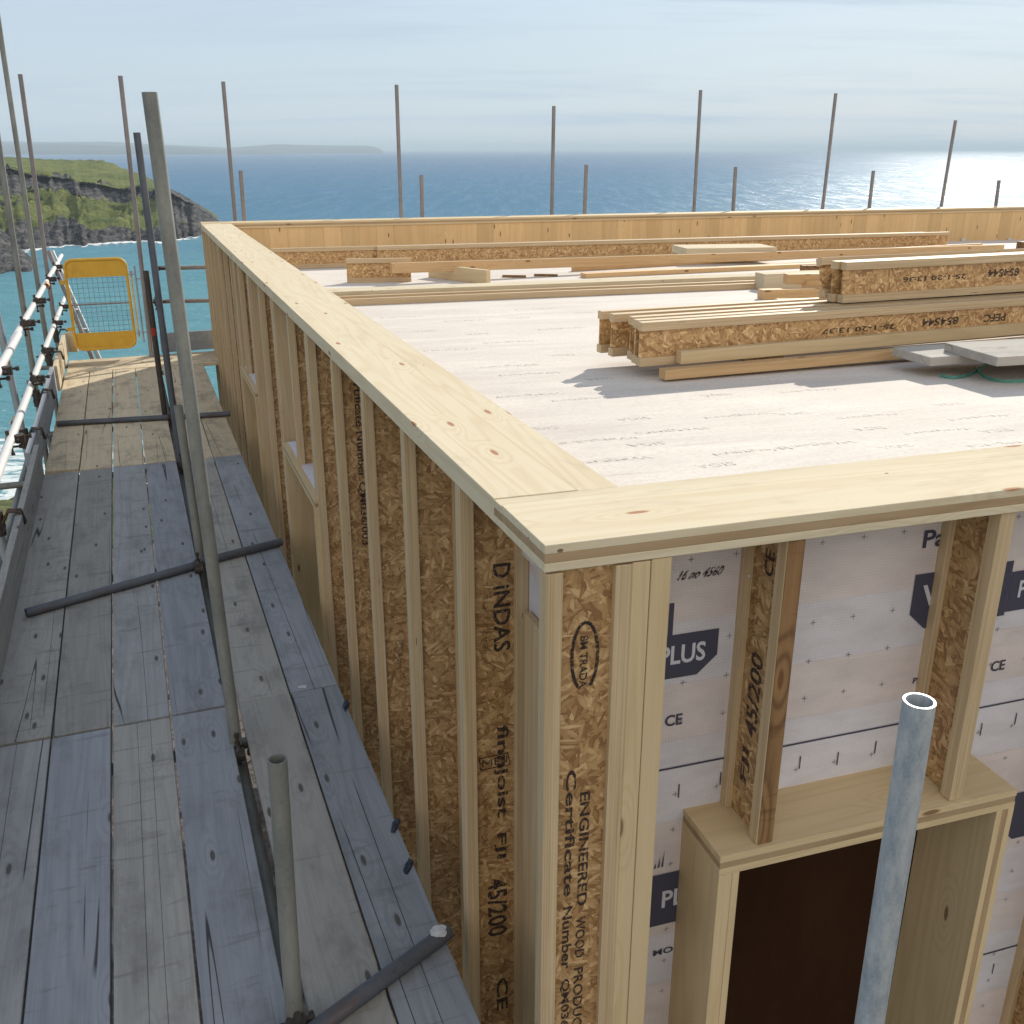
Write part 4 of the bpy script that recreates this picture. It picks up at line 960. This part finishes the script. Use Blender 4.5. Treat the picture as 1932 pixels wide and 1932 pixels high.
bm = bmesh.new(); cyl(bm, Vector((GW+.09, 0, .04)), Vector((GW+.09, 0, .90)), .011, 8); cyl(bm, Vector((GW+.09, 0, .76)), Vector((GW+.17, 0, .76)), .008, 8); cyl(bm, Vector((GW+.09, 0, .16)), Vector((GW+.17, 0, .16)), .008, 8)
for z in (.78, .12): cyl(bm, Vector((GW+.045, 0, z)), Vector((GW+.045, 0, z+.07)), .014, 8); cyl(bm, Vector((GW, 0, z+.03)), Vector((GW+.1, 0, z+.03)), .006, 6)
bmput('hinge', bm, 'galv', Mg, gate)
# ladder
la0, la1 = PY(92, 474, 12.0), PY(176, 680, 11.55); lb0, lb1 = PY(98, 474, 12.3), PY(189, 680, 11.9)
lad = empty('ladder', Matrix.Translation(la1+(la1-la0)*2.2), 'leaning pole ladder behind the yellow gate', 'ladder')
la2, lb2 = la1+(la1-la0)*2.2, lb1+(lb1-lb0)*2.2
tube('stile', la2, la0, 'browntube', lad, r=.026); tube('stile', lb2, lb0, 'galv', lad, r=.026)
for k in range(1, 18):
    q = k/18; tube('rung', la2+(la0-la2)*q, lb2+(lb0-lb2)*q, 'galv', lad, r=.012, seg=10, wall=.002)

# poles behind the back parapet, each standing free in view --------------
def bpole(px, py, px2, py2, t_, lab, grp, mat):
    base = PPL(px2, py2, BW(0, t_, 1), nR); top = PPL(px, py, BW(0, t_, 1), nR)
    d_ = (top-base).normalized(); low = base-d_*((base.z)/d_.z)
    o = tube('scaffold_pole', low, top, mat, None); tagthing(o, lab, 'scaffold pole', grp); return o
on = ['first', 'second', 'third', 'fourth', 'fifth', 'sixth']
for k, (a, b_, c_, d_) in enumerate(((421, 154, 444, 414), (748, 160, 757, 410), (1045, 200, 1041, 405), (1322, 170, 1309, 400), (1577, 176, 1552, 393), (1803, 227, 1776, 388))):
    bpole(a, b_, c_, d_, 1.35, f'tall pole reaching the sky behind the far parapet, {on[k]} tall one from the left', 'tall scaffold poles behind the far parapet', 'browntube')
for k, (a, b_, c_, d_) in enumerate(((454, 322, 461, 414), (795, 330, 797, 410), (1106, 311, 1103, 404), (1388, 315, 1383, 398), (1648, 322, 1640, 391), (1885, 340, 1879, 386))):
    bpole(a, b_, c_, d_, .50, f'short pole ending below the horizon behind the far parapet, {on[k]} short one from left', 'short scaffold poles behind the far parapet', 'browntube')
# pole in front of the right wall
pt_ = PH(1735, 1322, .787); pb_ = PY(1640, 1932, pt_.y); dd = (pt_-pb_).normalized()
gp = empty('scaffold_pole', Matrix.Translation(pb_-dd*(pb_.z/dd.z)), 'bright galvanised scaffold pole with open top in front of the window opening', 'scaffold pole')
tube('pole', pb_-dd*(pb_.z/dd.z), pt_, 'galv_near', gp, seg=36, wall=.004)
tube('sleeve', pt_-dd*.115, pt_-dd*.0012, 'galv', gp, r=.0249, seg=36, wall=.0006, depth=.001) if False else None

# ------------------------------------------------------------------ things on the roof
def joist(p0, p1, label, group, up=UP, dep=DEP, name='timber_joist', words=None, h_off=0):
    L = (p1-p0).length; Mx = frame(p0, p1-p0, up)
    o = empty(name, Mx, label, 'joist', group); w = ijoist_parts(Mx, L, 'web', o, dep)
    if words: lettering(words, Mx @ Matrix.Translation((0, -.0066, 0)), w, 'ink')
    return o
ax = dv(68.5)
def RF(x, y, up=0.0):           # point on the roof deck seen at x,y ; raised by up
    p = roofpt(x, y); return p+Vector((0, 0, up+.001))
# long joists by the back parapet
bj = 'long joists lying by the far parapet'
pa, pb = RF(712, 503), RF(1785, 468)
joist(pa, pb, 'long joist on edge before the far parapet with its cut end at the right', bj)
nn = (pb-pa).normalized(); side = Vector((-nn.y, nn.x, 0))
joist(pa+side*.055-nn*1.05, pb+side*.055-nn*.35, 'rear timber joist on edge nearest the far parapet, showing at its left end', bj)
# short offcut
pa, pb = RF(655, 533), RF(776, 531)
joist(pa, pb, 'short joist offcut standing on the white roof before the long joist', 'short offcuts')
# lying joist
pa, pb = RF(640, 578), RF(1650, 536)
o = joist(pa+UP*.0225+(pb-pa)*-.05, pb+UP*.0225, 'long timber joist lying flat on its side across the white roof', bj, up=Vector((-(pb-pa).y, (pb-pa).x, 0)).normalized())
nn = (pb-pa).normalized(); side = Vector((-nn.y, nn.x, 0))
o = plank('timber_strip', pa+side*.33-nn*.35, pa+side*.36+nn*5.2, .20, .07, 'spruce'); tagthing(o, 'pale flat timber lying behind the joist on its side', 'timber strip')
# thin long battens
o = plank('timber_batten', PY(738, 516, 8.65), RF(1890, 475, .0), .045, .085, 'timber', seg=8, warp=.01); tagthing(o, 'long thin batten sloping from the short offcut towards the far right', 'batten', 'thin battens')
o = plank('timber_batten', RF(1080, 512, .0), RF(1850, 468, .0), .045, .06, 'timber'); tagthing(o, 'second thin batten beside the long one near the right parapet', 'batten', 'thin battens')
o = plank('timber_block', RF(812, 523), RF(922, 537), .045, .12, 'clt'); tagthing(o, 'pale timber block on edge lying diagonally between the offcut and the flat joist', 'timber block')
for a, b_, lab in ((970, 523, 'left small splinter of brown timber on the white roof'), (1030, 521, 'right small splinter of brown timber on the white roof')):
    o = plank('splinter', RF(a-22, b_), RF(a+22, b_+1), .03, .02, 'stain'); tagthing(o, lab, 'splinter', 'small splinters')
# thick board on top
q0 = RF(1286, 500, .09); q1 = RF(1456, 497, .09)
o = plank('timber_board', q0+Vector((0, .22, 0)), q1+Vector((0, .22, 0)), .44, .075, ['spruce']); tagthing(o, 'short thick pale board resting on the battens behind the joist stacks', 'board')
o = plank('timber_strip', RF(1100, 524), RF(1620, 500), .11, .04, 'timber', seg=4, warp=.004); tagthing(o, 'flat timber strip lying behind the flat joist, nearer than the thin battens', 'timber strip')
# small blocks between stacks
for k, (x, y, L, w, h, up, lab) in enumerate(((1434, 548, .75, .16, .13, 0, 'largest pale block at the left of the offcut pile'), (1436, 566, 1.4, .09, .07, 0, 'low orange timber lying in front of the largest block'),
        (1482, 560, 1.3, .09, .075, .09, 'timber lying on the low orange one in the offcut pile'), (1518, 560, 1.1, .1, .08, .04, 'rightmost block end by the upper joist stack'), (1512, 533, 1.0, .07, .05, .09, 'reddish brown timber at the back of the offcut pile'),
        (1470, 572, 1.5, .12, .02, 0, 'thin flat slat at the front of the offcut pile'))):
    p = RF(x, y, up); o = plank('timber_offcut', p+Vector((0, .05, 0)), p+Vector((0, .05, 0))+dv(75+k*3)*L, w, h, ['spruce', 'timber', 'timber', 'timber', 'stain', 'spruce'][k]); tagthing(o, lab, 'offcut', 'offcut pile')
# lower stack
hb = .93
ends = [(1207, 692, 0), (1197, 689, 1), (1189, 675, 2), (1152, 664, 3), (1130, 661, 4)]
lab = ['front joist of the lower stack, printed upside down', 'second joist of the lower stack from the front', 'third joist of the lower stack from the front', 'fourth joist of the lower stack from the front', 'rear joist of the lower stack, its end farthest left']
f0 = PH(1205, 691, hb); zst = f0.z
sdn = Vector((-ax.y, ax.x, 0))
W0 = [('854544', 1.62, 1.86, .085, .125, True, 0), ('PEFC', 2.03, 2.18, .085, .125, True, 0), ('25-1-20 13:37', 1.0, 1.45, .085, .11, True, 0), ('45/200', 2.55, 2.85, .07, .14, True, 0)]
def stack_end(x, off_):         # on the line offset from the front joist
    o_ = f0+sdn*off_; return PPL(x, 640, o_, sdn)
for k, (x, o_) in enumerate(((1206, 0), (1197, .07), (1188, .155), (1152, .26), (1130, .36))):
    p = stack_end(x, o_); p = Vector((p.x, p.y, zst))
    joist(p, p+(ax+Vector((0, 0, -.003)))*5.6, lab[k], 'lower stack of joists', words=W0 if k == 0 else None)
# timbers in front of the stack
p = stack_end(1282, -.05); p.z = zst+.0; o = plank('timber_batten', Vector((p.x, p.y, zst+.005)), Vector((p.x, p.y, zst+.005))+dv(67.5)*5, .045, .06, 'clt', seg=5, warp=.008); tagthing(o, 'front batten leaning along the foot of the lower stack, upper one', 'batten', 'battens by the lower stack')
p = stack_end(1253, -.10); o = plank('timber_batten', Vector((p.x, p.y, zst-.045)), Vector((p.x, p.y, zst-.045))+dv(68.5)*3.2, .06, .045, 'timber', seg=5, warp=.004); tagthing(o, 'lower batten sticking out farthest left beneath the front of the stack', 'batten', 'battens by the lower stack')
for dd_, lb in ((.75, 'left bearer under the lower joist stack'), (3.4, 'right bearer under the lower joist stack')):
    c0 = f0+ax*dd_; g0 = Vector((c0.x, c0.y, Z0-roofh(c0.y)+.001))
    o = plank('bearer', g0-sdn*.0, g0+sdn*.55, .09, max(.03, zst-g0.z-.006), 'timber'); tagthing(o, lb, 'bearer', 'bearers under the joists')
# upper stack
up0 = PPL(1582, 588, f0+sdn*.14, sdn); zu = zst+DEP+.003; up0 = Vector((up0.x, up0.y, zu))
W1 = [('854544', .95, 1.17, .085, .125, True, 0), ('PEFC', 1.34, 1.50, .085, .125, True, 0), ('25-1-20 13:36', .38, .8, .085, .11, True, 0)]
joist(up0, up0+ax*4.6, 'front joist of the upper stack, with upside down print', 'upper stack of joists', words=W1)
joist(up0+sdn*.052-ax*.02, up0+sdn*.052+ax*4.5, 'middle joist of the upper stack', 'upper stack of joists')
tl = (UP*math.cos(R(-16))+(-sdn)*math.sin(R(-16))).normalized()
joist(up0+sdn*.105-ax*.03+UP*.012, up0+sdn*.105+ax*4.3+UP*.012, 'rear joist of the upper stack, leaning away from the others', 'upper stack of joists', up=tl)
# grey boards and strap
p = PH(1745, 691, .93); o = plank('scaffold_board', p+Vector((-.02, .12, 0)), p+Vector((-.02, .12, 0))+dv(71)*1.3, .26, .04, 'grey_board'); tagthing(o, 'short weathered grey board end lying before the lower joist stack', 'board', 'grey board ends on the roof')
p = PH(1925, 693, .89); o = plank('scaffold_board', p+Vector((-.14, .19, 0)), p+Vector((-.14, .19, 0))+dv(76)*1.2, .36, .04, 'grey_board'); tagthing(o, 'wider weathered grey board end overlapping the other at the right edge', 'board', 'grey board ends on the roof')
for nm, pts in (('loop on the roof below the board ends', ((1772, 708, 0), (1800, 712, .0), (1830, 706, .0), (1852, 698, .012), (1880, 680, .02))), ('lower loop trailing to the right edge', ((1838, 700, .015), (1858, 711, .0), (1885, 718, .0), (1915, 719, 0), (1960, 717, 0)))):
    bm = bmesh.new(); P_ = [RF(x, y+4, up) for x, y, up in pts]; fine = []
    for i in range(len(P_)-1):
        for k in range(6):
            q = k/6; a_ = P_[max(i-1, 0)]; b_ = P_[i]; c_ = P_[i+1]; d_ = P_[min(i+2, len(P_)-1)]
            fine.append(.5*((2*b_)+(c_-a_)*q+(2*a_-5*b_+4*c_-d_)*q*q+(3*b_-a_-3*c_+d_)*q**3))
    for a_, b_ in zip(fine, fine[1:]):
        n_ = Vector((0, 0, .016)); s_ = Vector((0, .001, 0)); f = [bm.verts.new(v) for v in (a_, b_, b_+n_, a_+n_)]; g_ = [bm.verts.new(v+s_) for v in (a_, b_, b_+n_, a_+n_)]
        bm.faces.new(f); bm.faces.new(g_[::-1]); bm.faces.new((f[0], f[1], g_[1], g_[0])); bm.faces.new((f[3], f[2], g_[2], g_[3]))
    o = bmput('strap', bm, 'strap'); tagthing(o, 'green plastic strap, '+nm, 'strap', 'green straps')
o = plank('timber_block', RF(1922, 470), RF(1990, 468), .1, .09, 'stain'); tagthing(o, 'brown timber block at the right edge near the far parapet', 'timber block')

# small scraps on the walkway
for x, y, lb in ((652, 1332, 'crumpled dark blue plastic scrap on the inner board edge, the far one'), (746, 1556, 'crumpled dark plastic scrap on the inner board edge, the middle one'), (772, 1632, 'crumpled dark plastic scrap on the inner board edge, the nearest one')):
    bm = bmesh.new(); bmesh.ops.create_icosphere(bm, subdivisions=4, radius=.015)
    for v in bm.verts: v.co = Vector((v.co.x*.8, v.co.y*2.2, max(v.co.z*.35, -.003)))*(1+1.1*noise.noise(v.co*60+Vector((x, 0, 0)))+.3*noise.noise(v.co*240))
    o = bmput('plastic_scrap', bm, 'scrap', Matrix.Translation(PH(x, y, 2.25-.002))); tagthing(o, lb, 'plastic scrap', 'plastic scraps on the walkway')
bm = bmesh.new(); bmesh.ops.create_icosphere(bm, subdivisions=2, radius=.018)
for v in bm.verts: v.co = Vector((v.co.x*1.3, v.co.y*.6, max(0, v.co.z*.12)))*(1+.8*noise.noise(v.co*80))
o = bmput('plaster_fleck', bm, 'paintblob', Matrix.Translation(PH(573, 1296, 2.249))); tagthing(o, 'small white fleck lying on the innermost board', 'fleck')
